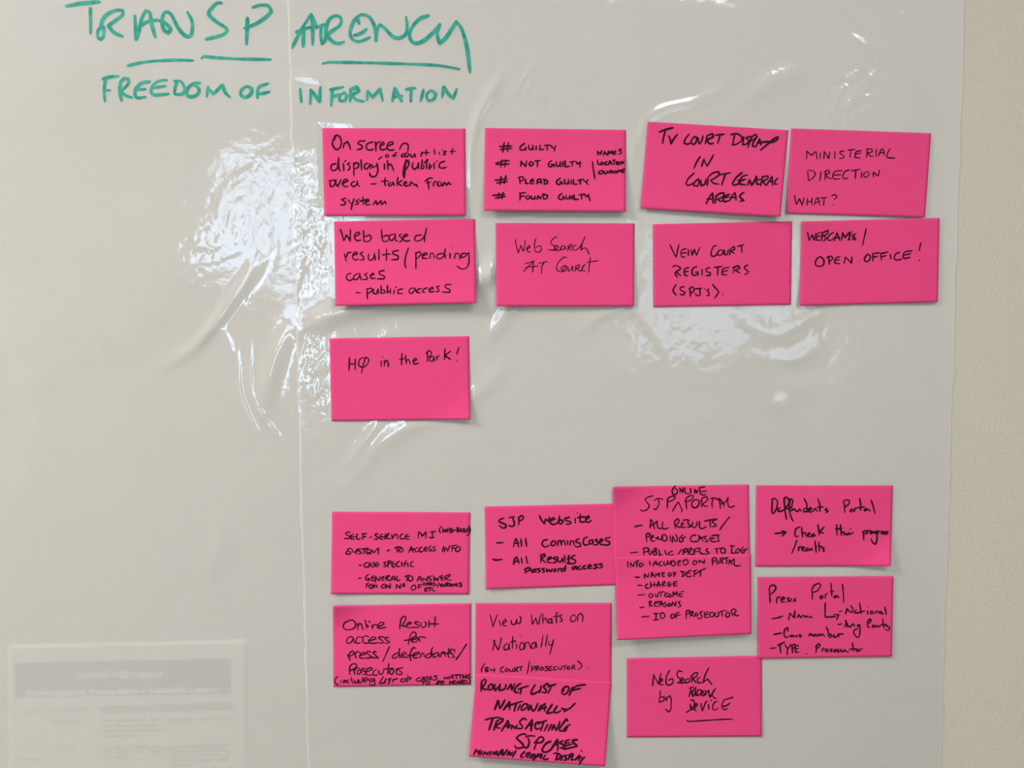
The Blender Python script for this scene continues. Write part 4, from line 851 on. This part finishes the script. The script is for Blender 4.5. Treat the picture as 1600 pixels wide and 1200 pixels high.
def printed(name, text, u0, v0, u1, v1, hpx, mat, h=0.0005):
    """type set in the built-in font from (u0, v0) baseline start to (u1, v1) baseline end"""
    cu = bpy.data.curves.new('type', 'FONT')
    cu.body = text
    cu.size = 1
    cu.resolution_u = 2
    cu.offset = 0.035
    ob = bpy.data.objects.new('type', cu)
    COL.objects.link(ob)
    dg = bpy.context.evaluated_depsgraph_get()
    me = bpy.data.meshes.new_from_object(ob.evaluated_get(dg))
    bpy.data.objects.remove(ob)
    n = len(me.vertices)
    co = np.empty(n * 3, np.float32)
    me.vertices.foreach_get('co', co)
    co = co.reshape(-1, 3)
    w = co[:, 0].max()
    tx = co[:, 0] / w
    U = u0 + (u1 - u0) * tx
    Vv = v0 + (v1 - v0) * tx - co[:, 1] / 0.7 * hpx
    P = (at(U, Vv, h) - pc).astype(np.float32)
    me.vertices.foreach_set('co', P.ravel())
    me.materials.clear()
    me.materials.append(mat)
    me.name = name
    me.update()
    return link(name, me, page)


printed('printed_line', 'NORTH WEST GROUP', 122, 1060, 256, 1058, 9.5, M_TYPE)
printed('printed_line', 'Single Justice Procedure \u2013 Lessons Learnt', 41, 1087.5, 343, 1081, 9.5, M_TYPE)

# the table's words are too blurred to read: small worn strokes of type
rr = random.Random(4)


def smudge_line(u0, u1, v, gaps, dens=1.0):
    V, Fc = [], []
    u = u0
    while u < u1 - 3:
        wl = rr.uniform(7, 20)
        e = min(u + wl, u1)
        x = u
        while x < e:
            w_ = rr.uniform(1.3, 2.2)
            hh = rr.choice([3.4, 3.4, 3.8, 5.0])
            vv = v - (x - 200) * 0.018
            b = len(V)
            P = at(np.array([x, x + w_, x + w_, x]), np.array([vv, vv, vv - hh, vv - hh]), 0.00046) - pc
            V += list(P)
            Fc.append((b, b + 1, b + 2, b + 3))
            x += w_ + rr.uniform(0.5, 1.0)
        u = e + rr.uniform(3, gaps)
    link('printed_line', mesh_np('printed_line', np.array(V), Fc, M_PRINT), page)


for a in [(41, 58, 1111, 4), (104, 128, 1110, 4), (80, 126, 1128, 4), (80, 117, 1170, 4), (30, 63, 1186, 4),
          (161, 256, 1128, 10), (161, 256, 1136, 14), (161, 256, 1144, 6), (161, 216, 1152, 5),
          (266, 358, 1128, 12), (266, 292, 1134, 4), (163, 256, 1170, 14), (163, 256, 1177, 14), (163, 198, 1186, 4),
          (266, 358, 1170, 5), (266, 358, 1177, 9), (266, 358, 1184, 14), (266, 358, 1192, 16), (266, 296, 1199, 4)]:
    smudge_line(*a)
for u, v0, v1 in ((72, 1118, 1400), (152, 1118, 1400), (262, 1118, 1400), (362, 1110, 1400)):
    flat('table_rule', [(u, v0), (u + 0.9, v0), (u + 0.9, v1), (u, v1)], 0.0004, 0.00045, M_GREY)
